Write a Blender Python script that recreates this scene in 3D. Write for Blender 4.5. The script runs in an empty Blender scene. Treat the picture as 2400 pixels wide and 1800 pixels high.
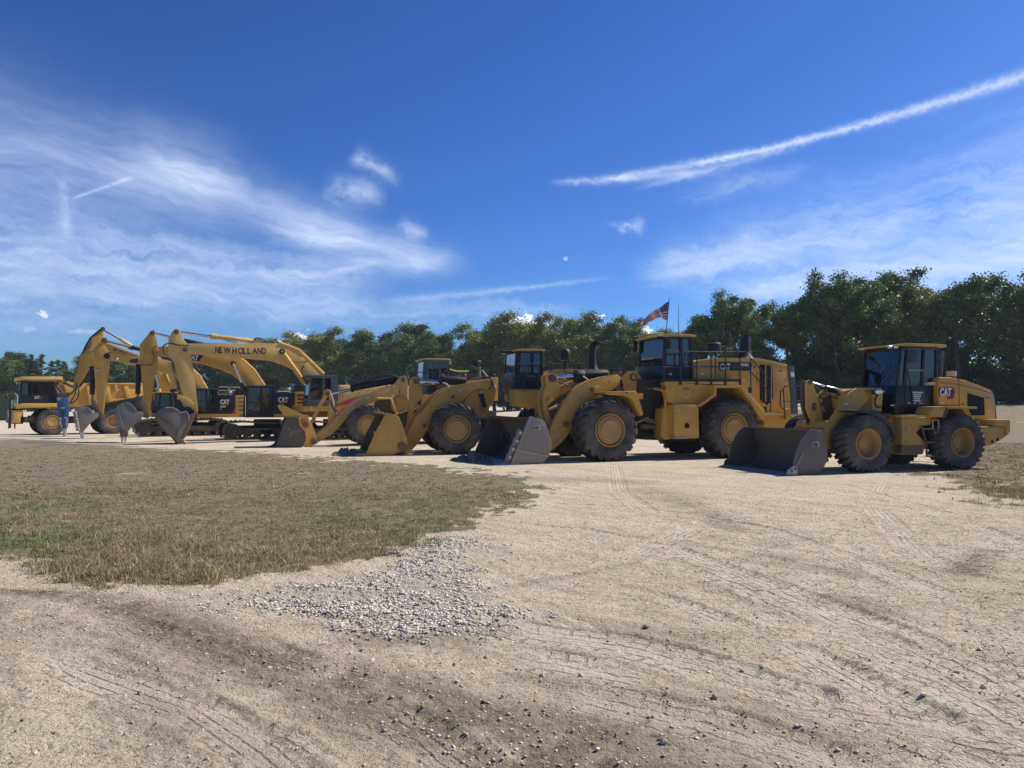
import bpy, bmesh, math, random
import numpy as np
from mathutils import Vector, Matrix
R = math.radians
random.seed(7)
scene = bpy.context.scene
COL = scene.collection

# ------------------------------------------------------------------ camera
EYE = 1.7; F = 1800.0; HOR = 953.0
PITCH = math.atan((HOR - 900.0) / F)
cam_d = bpy.data.cameras.new("camera"); cam = bpy.data.objects.new("camera", cam_d); COL.objects.link(cam)
cam.location = (0, 0, EYE); cam.rotation_euler = (math.pi/2 + PITCH, 0, 0)
cam_d.sensor_width = 36; cam_d.lens = 36*F/2400; cam_d.clip_start = .1; cam_d.clip_end = 3000
scene.camera = cam
scene.view_settings.view_transform = 'Standard'; scene.view_settings.look = 'None'
scene.view_settings.exposure = 0.52; scene.view_settings.gamma = 1
HAZE = .00026
SUN_AZ, SUN_EL = 26.0, 45.0            # azimuth from +X towards +Y
# ------------------------------------------------------------------ pixel -> ray helpers (photograph is 2400 x 1800)
def ray(px, py):
    u = (px-1200)/F; v = -(py-900)/F
    c, s = math.cos(PITCH), math.sin(PITCH)
    return Vector((u, c - v*s, s + v*c))
def ground(px, py, z=0.0):
    d = ray(px, py); t = (z-EYE)/d.z
    return Vector((d.x*t, d.y*t, z))
def azel(px, py):
    d = ray(px, py).normalized()
    return math.degrees(math.atan2(d.x, d.y)), math.degrees(math.asin(d.z))

# ------------------------------------------------------------------ node helpers
class NT:
    def __init__(s, tree): s.t = tree; s.n = tree.nodes; s.l = tree.links
    def new(s, ty, **kw):
        n = s.n.new(ty)
        for k, v in kw.items(): setattr(n, k, v)
        return n
    def put(s, sock, val):
        if isinstance(val, bpy.types.NodeSocket): s.l.new(val, sock)
        elif val is not None: sock.default_value = val
    def m(s, op, a, b=None, c=None, clamp=False):
        n = s.new('ShaderNodeMath', operation=op, use_clamp=clamp)
        s.put(n.inputs[0], a)
        if b is not None: s.put(n.inputs[1], b)
        if c is not None: s.put(n.inputs[2], c)
        return n.outputs[0]
    def vm(s, op, a, b=None, scale=None):
        n = s.new('ShaderNodeVectorMath', operation=op); s.put(n.inputs[0], a)
        if b is not None: s.put(n.inputs[1], b)
        if scale is not None: s.put(n.inputs['Scale'], scale)
        return n.outputs['Value'] if op in ('DOT_PRODUCT', 'LENGTH', 'DISTANCE') else n.outputs[0]
    def noise(s, vec, scale, detail=3, rough=.55, dist=0, out=0):
        n = s.new('ShaderNodeTexNoise'); s.put(n.inputs['Vector'], vec)
        n.inputs['Scale'].default_value = scale; n.inputs['Detail'].default_value = detail
        n.inputs['Roughness'].default_value = rough; n.inputs['Distortion'].default_value = dist
        return n.outputs[out]
    def ramp(s, fac, a, b, smooth=True):
        n = s.new('ShaderNodeMapRange'); n.interpolation_type = 'SMOOTHSTEP' if smooth else 'LINEAR'
        s.put(n.inputs[0], fac); n.inputs[1].default_value = a; n.inputs[2].default_value = b
        return n.outputs[0]
    def mix(s, fac, a, b, mode='MIX'):
        n = s.new('ShaderNodeMix', data_type='RGBA', blend_type=mode)
        s.put(n.inputs[0], fac)
        s.put(n.inputs[6], a if isinstance(a, bpy.types.NodeSocket) else (*a, 1))
        s.put(n.inputs[7], b if isinstance(b, bpy.types.NodeSocket) else (*b, 1))
        return n.outputs[2]
    def bump(s, h, strength=.3, dist=.02, normal=None):
        n = s.new('ShaderNodeBump'); n.inputs['Strength'].default_value = strength; n.inputs['Distance'].default_value = dist
        s.put(n.inputs['Height'], h)
        if normal is not None: s.put(n.inputs['Normal'], normal)
        return n.outputs[0]
def newmat(name):
    m = bpy.data.materials.new(name); m.use_nodes = True
    t = NT(m.node_tree); b = t.n['Principled BSDF']
    return m, t, b

# ------------------------------------------------------------------ world: sky with cirrus, contrail and a few cumulus puffs
world = bpy.data.worlds.new("World"); scene.world = world; world.use_nodes = True
w = NT(world.node_tree); bg = w.n['Background']
sky = w.new('ShaderNodeTexSky', sky_type='NISHITA')
sky.sun_disc = False; sky.sun_elevation = R(SUN_EL); sky.sun_rotation = R(90-SUN_AZ)
sky.altitude = 0; sky.air_density = 1.0; sky.dust_density = .35; sky.ozone_density = 3.0
geo = w.new('ShaderNodeNewGeometry')
nrm = w.vm('SCALE', geo.outputs['Incoming'], scale=-1.0)
sp = w.new('ShaderNodeSeparateXYZ'); w.put(sp.inputs[0], nrm)
az = w.m('MULTIPLY', w.m('ARCTAN2', sp.outputs[0], sp.outputs[1]), 57.29578)
el = w.m('MULTIPLY', w.m('ARCSINE', sp.outputs[2]), 57.29578)
cv = w.new('ShaderNodeCombineXYZ'); w.put(cv.inputs[0], az); w.put(cv.inputs[1], el)
P0 = cv.outputs[0]
warpn = w.noise(P0, .3, 3, .5, 0, 1)
P1 = w.vm('ADD', P0, w.vm('SCALE', w.vm('SUBTRACT', warpn, (.5, .5, .5)), scale=1.8))
warp2 = w.noise(P0, .9, 4, .6, 0, 1)
P2 = w.vm('ADD', P1, w.vm('SCALE', w.vm('SUBTRACT', warp2, (.5, .5, .5)), scale=1.6))
warp3 = w.noise(P0, 2.6, 4, .6, 0, 1)
P3 = w.vm('ADD', P0, w.vm('SCALE', w.vm('SUBTRACT', warp3, (.5, .5, .5)), scale=.45))
def streak(a, b, w0, w1, amt, fa=3., fb=3., nz=(.12, 1.1), lo=.3, hi=.75, sharp=1.6, src=None, seed=0.):
    A = Vector((*azel(*a), 0)); B = Vector((*azel(*b), 0)); d = B-A; L = d.length; d.normalize(); n = Vector((-d.y, d.x, 0))
    q = w.vm('SUBTRACT', src or P2, tuple(A))
    x = w.vm('DOT_PRODUCT', q, tuple(d)); y = w.vm('DOT_PRODUCT', q, tuple(n))
    t = w.m('DIVIDE', x, L, clamp=True)
    wd = w.m('MULTIPLY_ADD', t, w1-w0, w0)
    g = w.m('POWER', w.m('ABSOLUTE', w.m('DIVIDE', y, wd)), sharp)
    g = w.m('EXPONENT', w.m('MULTIPLY', g, -1.0))
    g = w.m('MULTIPLY', g, w.m('MULTIPLY', w.ramp(x, -fa*.5, fa), w.ramp(x, L+fb*.5, L-fb)))
    c = w.new('ShaderNodeCombineXYZ'); w.put(c.inputs[0], w.m('MULTIPLY', x, nz[0])); w.put(c.inputs[1], w.m('MULTIPLY', y, nz[1])); c.inputs[2].default_value = seed
    nn = w.m('MULTIPLY', w.ramp(w.noise(c.outputs[0], 1.0, 7, .66), lo, hi), fib)
    return w.m('MULTIPLY', w.m('MULTIPLY', g, nn), amt)
ca_ = Vector((math.cos(R(-17)), math.sin(R(-17)), 0)); fc = w.new('ShaderNodeCombineXYZ'); w.put(fc.inputs[0], w.m('MULTIPLY', w.vm('DOT_PRODUCT', P1, tuple(ca_)), .22)); w.put(fc.inputs[1], w.m('MULTIPLY', w.vm('DOT_PRODUCT', P1, (-ca_.y, ca_.x, 0)), 1.7))
fib = w.m('MULTIPLY_ADD', w.ramp(w.noise(fc.outputs[0], 1.0, 8, .7), .25, .75), .38, .68)
ST = [
    streak((-250, 300), (560, 430), 3.6, 1.9, .60, src=P1, seed=1, lo=.1, hi=.75, nz=(.04, .45)),
    streak((300, 370), (860, 560), 1.6, 1.1, .62, src=P1, seed=21, lo=.1, hi=.7, nz=(.05, .6)),
    streak((640, 520), (1080, 615), 1.1, .9, .7, src=P1, seed=2, lo=.15, hi=.65, nz=(.08, .7)),
    streak((640, 640), (1040, 605), .7, .6, .5, src=P1, seed=22, lo=.15, hi=.6, nz=(.1, .8)),
    streak((-200, 560), (900, 650), 3.6, 1.4, .7, seed=3, lo=.25, hi=.7, nz=(.07, .5)),
    streak((-300, 690), (860, 690), 3.2, 1.2, .65, seed=4, lo=.2, hi=.75, nz=(.07, .5)),
    streak((900, 705), (1420, 652), .3, .12, .4, src=P3, seed=5, lo=.1, hi=.6),
    streak((600, 730), (1350, 730), 1.0, .8, .5, seed=15, lo=.25, hi=.7, nz=(.08, .8)),
    streak((1600, 393), (2700, 76), .15, .36, .82, fa=3, src=P3, seed=6, lo=.18, hi=.5, nz=(1.6, 2.0), sharp=1.8),
    streak((1400, 425), (1760, 352), .25, .22, .55, fa=2, fb=2, src=P3, seed=26, lo=.2, hi=.55, nz=(.8, 2.0)),
    streak((1500, 440), (1900, 330), .22, .3, .4, fa=2, fb=3, src=P3, seed=27, lo=.2, hi=.55, nz=(.8, 2.0)),
    streak((1300, 428), (1680, 398), .2, .3, .5, fa=1.5, src=P3, seed=7, lo=.1, hi=.55, nz=(.5, 1.6)),
    streak((1600, 460), (1900, 395), .7, .6, .32, seed=8, lo=.2, hi=.6, nz=(.2, .9)),
    streak((1500, 640), (2700, 400), 1.0, 4.6, .85, seed=9, lo=.2, hi=.68, nz=(.08, .6)),
    streak((1700, 690), (2700, 560), .7, 2.6, .75, seed=10, lo=.2, hi=.65, nz=(.08, .6)),
    streak((1430, 520), (1510, 525), .25, .25, .5, fa=.8, fb=.8, seed=11, lo=.2, hi=.55, nz=(.5, 1)),
    streak((822, 362), (930, 425), .6, .5, .62, fa=1, fb=1.5, src=P1, seed=12, lo=.25, hi=.6, nz=(.5, .9)),
    streak((765, 455), (895, 455), .7, .6, .62, fa=1.2, fb=1.2, src=P1, seed=13, lo=.25, hi=.6, nz=(.5, .9)),
    streak((170, 465), (310, 415), .08, .12, .4, fa=.5, fb=.5, src=P0, seed=14, lo=0., hi=.4),
    streak((150, 420), (152, 560), .5, .5, .35, fa=1, fb=1, src=P1, seed=16, lo=.2, hi=.6, nz=(.4, .8)),
    streak((930, 530), (1000, 555), .6, .5, .5, fa=.8, fb=.8, seed=17, lo=.3, hi=.6, nz=(.4, .8)),
]
cl = ST[0]
for s_ in ST[1:]: cl = w.m('ADD', cl, s_)
cl = w.m('MINIMUM', cl, .93)
def puff(px, py, rx, ry, amt=1.0, seed=0.):
    a, e = azel(px, py)
    q = w.vm('MULTIPLY', w.vm('SUBTRACT', P0, (a, e, 0)), (1/(rx/31.4), 1/(ry/31.4), 0))
    ln = w.vm('LENGTH', q)
    c = w.vm('ADD', P0, (seed*7.3, seed*3.1, 0))
    n = w.noise(c, 2.2, 6, .62)
    v = w.m('SUBTRACT', w.m('ADD', 1.0, w.m('MULTIPLY', w.m('SUBTRACT', n, .5), 4.0)), ln)
    return w.m('MULTIPLY', w.ramp(v, .05, .45), amt)
PF = [puff(1235, 762, 62, 24, 1, 1), puff(1180, 762, 20, 12, .9, 2), puff(1402, 744, 14, 8, .9, 3), puff(1508, 775, 20, 11, .8, 4),
      puff(712, 797, 42, 17, .95, 5), puff(652, 800, 14, 9, .9, 6), puff(104, 735, 11, 7, .7, 7), puff(1326, 607, 7, 4, .3, 8), puff(70, 772, 18, 5, .16, 9), puff(200, 778, 34, 6, .2, 10)]
pf = PF[0]
for s_ in PF[1:]: pf = w.m('MAXIMUM', pf, s_)
skn = w.mix(1.0, sky.outputs[0], (.085, .085, .085), 'MULTIPLY')
gam = w.new('ShaderNodeGamma'); w.put(gam.inputs[0], skn); gam.inputs[1].default_value = 1.32
skyh = w.mix(1.0, gam.outputs[0], (4.95, 8.5, 14.1), 'MULTIPLY')
c1 = w.mix(cl, skyh, (5.6, 6.7, 8.8))
c2 = w.mix(pf, c1, (8.6, 9.0, 9.6))
w.put(bg.inputs[0], c2); bg.inputs[1].default_value = 0.085

# ------------------------------------------------------------------ sun
sd = bpy.data.lights.new("sun", 'SUN'); sd.energy = 4.2; sd.angle = R(.5); sd.color = (1.0, .95, .86)
so = bpy.data.objects.new("sun", sd); COL.objects.link(so)
dv = Vector((math.cos(R(SUN_AZ))*math.cos(R(SUN_EL)), math.sin(R(SUN_AZ))*math.cos(R(SUN_EL)), math.sin(R(SUN_EL))))
so.rotation_euler = dv.to_track_quat('Z', 'Y').to_euler(); so.location = (30, 20, 60)

# ------------------------------------------------------------------ terrain height
def ss(t): t = np.clip(t, 0, 1); return t*t*(3-2*t)
def terr(x, y):
    x = np.asarray(x, float); y = np.asarray(y, float)
    z = -.12*ss((-x-5)/5)*ss((y-30)/6)
    for (cx, cy) in ((-16.2, 37.6), (-20.6, 40.7), (-25.8, 46.2), (-28.6, 49.)): z = z - .1*np.exp(-((x-cx)**2+(y-cy)**2)/5.)
    z = z - .18*ss((-x-24)/4)*ss((y-49.5)/3)
    z = z + 2.0*ss((y-44)/30)*ss((x+6)/22) + .9*ss((y-66)/70)*(1-ss((x+6)/22))
    return z

# ------------------------------------------------------------------ materials
def paint(name, col, dust=.35, rough=.5, dcol=(.32, .25, .165), sc=2.2, bump=.1, metal=0., spec=.4, grime=.42):
    m, t, b = newmat(name)
    tc = t.new('ShaderNodeTexCoord').outputs['Object']
    n1 = t.noise(tc, sc, 6, .65); n2 = t.noise(tc, sc*9, 4, .6)
    f = t.ramp(t.m('MULTIPLY_ADD', n2, .4, n1), .5, 1.0)
    spx = t.new('ShaderNodeSeparateXYZ'); t.put(spx.inputs[0], tc)
    low = t.ramp(spx.outputs[2], 1.6, .1)               # road dust thrown up from the ground
    f = t.m('MULTIPLY_ADD', f, dust, t.m('MULTIPLY', low, dust*.6), clamp=True)
    c = t.mix(f, col, dcol)
    st_ = t.new('ShaderNodeSeparateXYZ'); t.put(st_.inputs[0], tc); cs_ = t.new('ShaderNodeCombineXYZ'); t.put(cs_.inputs[0], t.m('MULTIPLY', st_.outputs[0], 9.)); t.put(cs_.inputs[1], t.m('MULTIPLY', st_.outputs[1], 9.)); t.put(cs_.inputs[2], t.m('MULTIPLY', st_.outputs[2], .9))
    run = t.noise(cs_.outputs[0], 1.0, 5, .65)
    c = t.mix(t.m('MULTIPLY', t.ramp(run, .52, .72), grime), c, tuple(k*.42+.01 for k in col))
    c = t.mix(t.m('MULTIPLY', t.ramp(t.noise(tc, .8, 4, .6), .42, .6), .30), c, tuple(min(1, k*1.3+.02) for k in col))
    n3 = t.noise(tc, sc*5, 8, .78)
    c = t.mix(t.m('MULTIPLY', t.ramp(n3, .62, .68), grime*1.3, clamp=True), c, (.09, .045, .025))
    t.put(b.inputs['Base Color'], c); b.inputs['Metallic'].default_value = metal
    t.put(b.inputs['Roughness'], t.m('MULTIPLY_ADD', f, .4, rough, clamp=True))
    b.inputs['Specular IOR Level'].default_value = spec
    t.put(b.inputs['Normal'], t.bump(t.noise(tc, sc*6, 4, .5), bump, .02))
    return m
def plain(name, col, rough=.6, metal=0., spec=.3):
    m, t, b = newmat(name)
    tc = t.new('ShaderNodeTexCoord').outputs['Object']
    n = t.noise(tc, 7, 4, .6)
    t.put(b.inputs['Base Color'], t.mix(n, tuple(k*.8 for k in col), tuple(min(1, k*1.2) for k in col)))
    b.inputs['Roughness'].default_value = rough; b.inputs['Metallic'].default_value = metal; b.inputs['Specular IOR Level'].default_value = spec
    return m
M = {}
M['yellow'] = paint('yellow_paint', (.59, .33, .055), .28)
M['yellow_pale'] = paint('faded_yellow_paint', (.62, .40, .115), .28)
M['yellow_new'] = paint('clean_yellow_paint', (.62, .345, .05), .14, .36, grime=.2)
M['rim'] = paint('wheel_yellow_paint', (.47, .27, .055), .42, .5, sc=3)
M['black'] = paint('black_paint', (.022, .024, .03), .18, .38, dcol=(.10, .09, .075), sc=2, bump=.03)
M['cab'] = paint('cab_black_paint', (.011, .012, .016), .10, .3, dcol=(.06, .052, .045), sc=2, bump=.02)
M['greycab'] = paint('dark_grey_paint', (.07, .085, .10), .25, .45, dcol=(.16, .15, .13))
M['steel'] = paint('worn_bucket_steel', (.25, .23, .205), .45, .5, dcol=(.32, .275, .215), sc=2.5, metal=.35)
M['steel_mid'] = paint('dull_grey_steel', (.15, .135, .12), .4, .5, dcol=(.22, .19, .15), sc=2.5, metal=.3)
M['frame'] = paint('grimy_shaded_yellow', (.19, .125, .045), .5, .65, dcol=(.16, .125, .085))
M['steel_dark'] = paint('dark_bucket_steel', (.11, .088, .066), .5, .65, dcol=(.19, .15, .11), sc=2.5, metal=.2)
M['steel_lit'] = paint('bright_worn_steel', (.45, .43, .40), .2, .4, dcol=(.4, .36, .3), sc=6, metal=.5)
M['rust'] = paint('rusty_brown_steel', (.16, .095, .05), .4, .7, dcol=(.24, .19, .13))
M['chassis'] = paint('greasy_dark_chassis', (.045, .038, .03), .5, .7, dcol=(.12, .10, .07))
M['rubber'] = plain('hose_rubber', (.022, .022, .024), .55)
M['tyre'] = None
M['chrome'] = plain('chromed_rod', (.62, .62, .66), .18, 1.0, .5)
M['white'] = plain('white_lettering', (.72, .72, .70), .5)
M['blue'] = paint('blue_paint', (.03, .11, .29), .25, .45, dcol=(.16, .14, .12))
M['red'] = plain('red_decal', (.42, .03, .05), .45)
M['orange'] = plain('orange_decal', (.62, .14, .03), .45)
M['purple'] = plain('dark_violet_lettering', (.045, .03, .09), .5)
M['brown_text'] = plain('dark_brown_lettering', (.045, .03, .035), .5)
M['cream'] = paint('cream_plastic', (.50, .44, .34), .3, .5)
M['green'] = plain('olive_green_paint', (.065, .095, .05), .6)
M['lamp'] = plain('lamp_lens', (.75, .77, .80), .12, .3, .6)
M['trim'] = plain('safety_yellow', (.65, .62, .08), .5)
M['grille'] = plain('grille_black', (.012, .011, .010), .7)
def tyremat():
    m, t, b = newmat('dusty_tyre_rubber')
    tc = t.new('ShaderNodeTexCoord').outputs['Object']
    n = t.noise(tc, 1.6, 5, .55); n2 = t.noise(tc, 30, 3, .6)
    f = t.ramp(t.m('MULTIPLY_ADD', n2, .2, n), .40, 1.0)
    t.put(b.inputs['Base Color'], t.mix(f, (.045, .043, .043), (.20, .175, .15)))
    b.inputs['Roughness'].default_value = .8; b.inputs['Specular IOR Level'].default_value = .25
    t.put(b.inputs['Normal'], t.bump(n2, .2, .01))
    return m
M['tyre'] = tyremat()
def glassmat(name, tint=(.42, .50, .54), refl=1.0, dusty=.12):
    m = bpy.data.materials.new(name); m.use_nodes = True; t = NT(m.node_tree)
    out = t.n['Material Output']; t.n.remove(t.n['Principled BSDF'])
    tr = t.new('ShaderNodeBsdfTransparent'); tr.inputs[0].default_value = (*tint, 1)
    gl = t.new('ShaderNodeBsdfGlossy'); gl.inputs['Roughness'].default_value = .03; gl.inputs[0].default_value = (refl, refl, refl, 1)
    df = t.new('ShaderNodeBsdfDiffuse'); df.inputs[0].default_value = (.22, .22, .20, 1)
    fr = t.new('ShaderNodeFresnel'); fr.inputs[0].default_value = 1.55
    tc = t.new('ShaderNodeTexCoord').outputs['Object']
    a = t.new('ShaderNodeMixShader'); t.put(a.inputs[0], t.m('MULTIPLY', t.ramp(t.noise(tc, 3, 4, .6), .35, .8), dusty*1.6)); t.l.new(tr.outputs[0], a.inputs[1]); t.l.new(df.outputs[0], a.inputs[2])
    c = t.new('ShaderNodeMixShader'); t.put(c.inputs[0], t.m('MULTIPLY', fr.outputs[0], 1.6, clamp=True)); t.l.new(a.outputs[0], c.inputs[1]); t.l.new(gl.outputs[0], c.inputs[2])
    t.l.new(c.outputs[0], out.inputs[0])
    return m
M['glass'] = glassmat('tinted_cab_glass')
M['glass_blue'] = glassmat('blue_tinted_cab_glass', (.30, .48, .55), 1.0, .22)

# ------------------------------------------------------------------ mesh builder
class MB:
    def __init__(s): s.v = []; s.f = []
    def add(s, vs, fs):
        o = len(s.v); s.v += [tuple(p) for p in vs]; s.f += [tuple(i+o for i in f) for f in fs]; return s
    def prism(s, xz, y0, y1):
        n = len(xz); ar = sum(xz[i][0]*xz[(i+1) % n][1]-xz[(i+1) % n][0]*xz[i][1] for i in range(n))
        if ar < 0: xz = xz[::-1]
        vs = [(x, y0, z) for x, z in xz] + [(x, y1, z) for x, z in xz]
        fs = [tuple(range(n)), tuple(range(2*n-1, n-1, -1))] + [(i, i+n, (i+1) % n+n, (i+1) % n) for i in range(n)]
        return s.add(vs, fs)
    def box(s, a, b):
        return s.prism([(a[0], a[2]), (b[0], a[2]), (b[0], b[2]), (a[0], b[2])], a[1], b[1])
    def tube(s, path, r, n=8, cap=True):
        path = [Vector(p) for p in path]; rs = r if isinstance(r, (list, tuple)) else [r]*len(path)
        vs = []; fs = []; prev = None
        for i, p in enumerate(path):
            d = (path[min(i+1, len(path)-1)]-path[max(i-1, 0)]).normalized()
            if prev is None:
                a = Vector((0, 0, 1)) if abs(d.z) < .9 else Vector((1, 0, 0)); u = d.cross(a).normalized()
            else: u = (prev-d*prev.dot(d)).normalized()
            prev = u; q = d.cross(u)
            for k in range(n):
                an = 2*math.pi*k/n; vs.append(p+(u*math.cos(an)+q*math.sin(an))*rs[i])
        for i in range(len(path)-1):
            for k in range(n):
                a = i*n+k; b = i*n+(k+1) % n; fs.append((a, b, b+n, a+n))
        if cap: fs += [tuple(range(n))[::-1], tuple(range((len(path)-1)*n, len(path)*n))]
        return s.add(vs, fs)
    def lathe(s, prof, c, n=40, flip=1, axis='y'):           # prof: (r, h) along the axis from c
        vs = []; fs = []
        for r, h in prof:
            for k in range(n):
                an = 2*math.pi*k/n; ca, sa = math.cos(an)*r, math.sin(an)*r
                vs.append((c[0]+ca, c[1]+h*flip, c[2]+sa) if axis == 'y' else (c[0]+ca, c[1]+sa, c[2]+h))
        for i in range(len(prof)-1):
            for k in range(n):
                a = i*n+k; b = i*n+(k+1) % n; fs.append((a, b, b+n, a+n))
        return s.add(vs, fs)
    def build(s, name, mat, parent=None, bevel=0., smooth=35, label=None):
        me = bpy.data.meshes.new(name); me.from_pydata(s.v, [], s.f); me.update()
        bm = bmesh.new(); bm.from_mesh(me); bmesh.ops.recalc_face_normals(bm, faces=bm.faces)
        if bevel > 0:
            es = [e for e in bm.edges if len(e.link_faces) == 2 and e.calc_face_angle(0) > R(28)]
            bmesh.ops.bevel(bm, geom=es, offset=bevel, segments=2, profile=.6, affect='EDGES', clamp_overlap=True)
        bm.to_mesh(me); bm.free()
        if smooth:
            me.polygons.foreach_set('use_smooth', [True]*len(me.polygons)); me.set_sharp_from_angle(angle=R(smooth))
        me.materials.append(M[mat] if isinstance(mat, str) else mat)
        o = bpy.data.objects.new(name, me); COL.objects.link(o)
        if parent is not None: o.parent = parent
        if label: o['label'] = label
        return o
def tag(o, label, cat, group=None, kind=None):
    if label: o['label'] = label
    if cat: o['category'] = cat
    if group: o['group'] = group
    if kind: o['kind'] = kind
    return o
def curve_pts(pts, n=6):
    pts = [Vector(p) for p in pts]; out = []
    for i in range(len(pts)-1):
        p0 = pts[max(i-1, 0)]; p1 = pts[i]; p2 = pts[i+1]; p3 = pts[min(i+2, len(pts)-1)]
        for k in range(n):
            t = k/n; out.append(.5*((2*p1)+(-p0+p2)*t+(2*p0-5*p1+4*p2-p3)*t*t+(-p0+3*p1-3*p2+p3)*t**3))
    out.append(pts[-1]); return out
_txt = {}
def text_geo(s, bold=.018):
    if (s, bold) in _txt: return _txt[(s, bold)]
    cu = bpy.data.curves.new('t', 'FONT'); cu.body = s; cu.size = 1; cu.offset = bold; cu.extrude = .0; cu.resolution_u = 3
    ob = bpy.data.objects.new('t', cu); COL.objects.link(ob)
    dg = bpy.context.evaluated_depsgraph_get(); me = ob.evaluated_get(dg).to_mesh()
    vs = np.array([v.co[:2] for v in me.vertices]); fs = [tuple(p.vertices) for p in me.polygons]
    ob.evaluated_get(dg).to_mesh_clear(); bpy.data.objects.remove(ob); bpy.data.curves.remove(cu)
    vs = (vs-vs.min(0))/(vs.max(0)-vs.min(0)); _txt[(s, bold)] = (vs, fs); return vs, fs

Z = dict(z1=(1980, 760, 4.483), z2=(1660, 760, 4.485), z3=(1460, 680, 3.95), z4=(1050, 780, 4.514), z5=(600, 800, 3.814), z6=(340, 750, 4.809),
         z7=(120, 740, 5.185), z8=(0, 800, 6.379), z9=(720, 850, 7.9), z10=(960, 800, 7.9), z11=(1150, 790, 7.9), z12=(420, 860, 7.9), z13=(200, 760, 7.9), z14=(0, 860, 9.217), px=(0, 0, 1))
class Veh:
    """one machine: an Empty at its near front corner on the ground, local x runs from its front to its rear, y away from the viewer, z up"""
    def __init__(s, name, label, cat, ref, zg, theta, group=None):
        O = ground(ref[0], ref[1], zg); s.th = R(theta); s.O = O; s.zg = zg; s.z = 'px'
        s.root = bpy.data.objects.new(name, None); COL.objects.link(s.root); s.root.location = O; s.root.rotation_euler = (0, 0, s.th)
        s.root.empty_display_size = .3
        tag(s.root, label, cat, group)
        s.ux = Vector((math.cos(s.th), math.sin(s.th), 0)); s.uy = Vector((-math.sin(s.th), math.cos(s.th), 0))
    def P(s, x, y, sv, z=None):
        a, b, k = Z[z or s.z]; d = ray(a+x/k, b+y/k); C = Vector((0, 0, EYE))-s.O
        t = (sv-C.dot(s.uy))/d.dot(s.uy); p = C+d*t
        return Vector((p.dot(s.ux), sv, p.z))
    def XZ(s, pts, sv, z=None): return [(q.x, q.z) for q in (s.P(x, y, sv, z) for x, y in pts)]
    def prism(s, name, pts, s0, s1, mat, parent=None, bev=.012, z=None, at=None, label=None, sv=None):
        xz = s.XZ(pts, s0 if sv is None else sv, z); o = None
        for (a, b) in (at or [(s0, s1)]):
            o = MB().prism(xz, a, b).build(name, mat, parent or s.root, bev, label=label)
        return o
    def tube(s, name, pts, r, sv, mat, parent=None, z=None, smooth=False, n=8):
        svs = sv if isinstance(sv, (list, tuple)) else [sv]*len(pts)
        p = [s.P(x, y, q, z) for (x, y), q in zip(pts, svs)]
        if smooth: p = curve_pts(p)
        return MB().tube(p, r, n).build(name, mat, parent or s.root)
    def cyl(s, name, a, b, r, sv, mat, parent=None, z=None):
        return MB().tube([s.P(*a, sv, z), s.P(*b, sv, z)], r, 18).build(name, mat, parent or s.root, .008)
    def disc(s, name, c, r, sv, mat, parent=None, z=None, th=.03):
        p = s.P(*c, sv, z)
        return MB().tube([p-Vector((0, th, 0)), p+Vector((0, .02, 0))], r, 20).build(name, mat, parent or s.root, .006)
    def text(s, txt, corners, sv, mat, parent, z=None, bold=.018, name='lettering'):   # corners: bottom-left, bottom-right, top-left
        a, b, c = [s.P(*q, sv, z) for q in corners]; vs, fs = text_geo(txt, bold)
        m = MB(); m.add([a+(b-a)*x+(c-a)*y for x, y in vs], fs)
        return m.build(name, mat, parent, 0, 0)

# ------------------------------------------------------------------ wheels
def tyre_mesh(Rr, W, style):
    m = MB(); prof = [(.50, .14), (.53, .09), (.60, .035), (.72, .0), (.83, .005), (.88, .035), (.905, .10), (.915, .25), (.92, .5)]
    prof = prof + [(r, 1-y) for r, y in prof[-2::-1]]
    m.lathe([(r*Rr, y*W) for r, y in prof], (0, 0, 0), 56)
    def lug(a0, a1, ys, rt, sweep, rb=.90):
        vs = []
        for i, (y, r) in enumerate(zip(ys, rt)):
            da = sweep*i/(len(ys)-1)
            for (aa, rr) in ((a0, rb if i else rb-.05), (a1, rb if i else rb-.05), (a1-.012, r), (a0+.012, r)):
                an = aa+da; vs.append((math.cos(an)*rr*Rr, y*W, math.sin(an)*rr*Rr))
        fs = [(0, 1, 2, 3), tuple(4*(len(ys)-1)+k for k in (3, 2, 1, 0))]
        for i in range(len(ys)-1):
            for k in range(4): a = 4*i+k; b = 4*i+(k+1) % 4; fs.append((a, b, b+4, a+4))
        m.add(vs, fs)
    if style == 'lug':
        N = 20; st = 2*math.pi/N
        for k in range(N):
            lug(k*st, k*st+st*.52, (.005, .07, .28, .53), (.90, .975, 1., 1.), .30)
            lug((k+.5)*st, (k+.5)*st+st*.52, (.995, .93, .72, .47), (.90, .975, 1., 1.), .30)
    else:
        N = 27; st = 2*math.pi/N
        for k in range(N):
            lug(k*st, k*st+st*.70, (.01, .06, .18, .30), (.91, .98, 1., 1.), .10)
            lug((k+.4)*st, (k+.4)*st+st*.70, (.33, .42, .58, .67), (1., 1., 1., 1.), .10, .94)
            lug(k*st, k*st+st*.70, (.99, .94, .82, .70), (.91, .98, 1., 1.), -.10)
    return m
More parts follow.
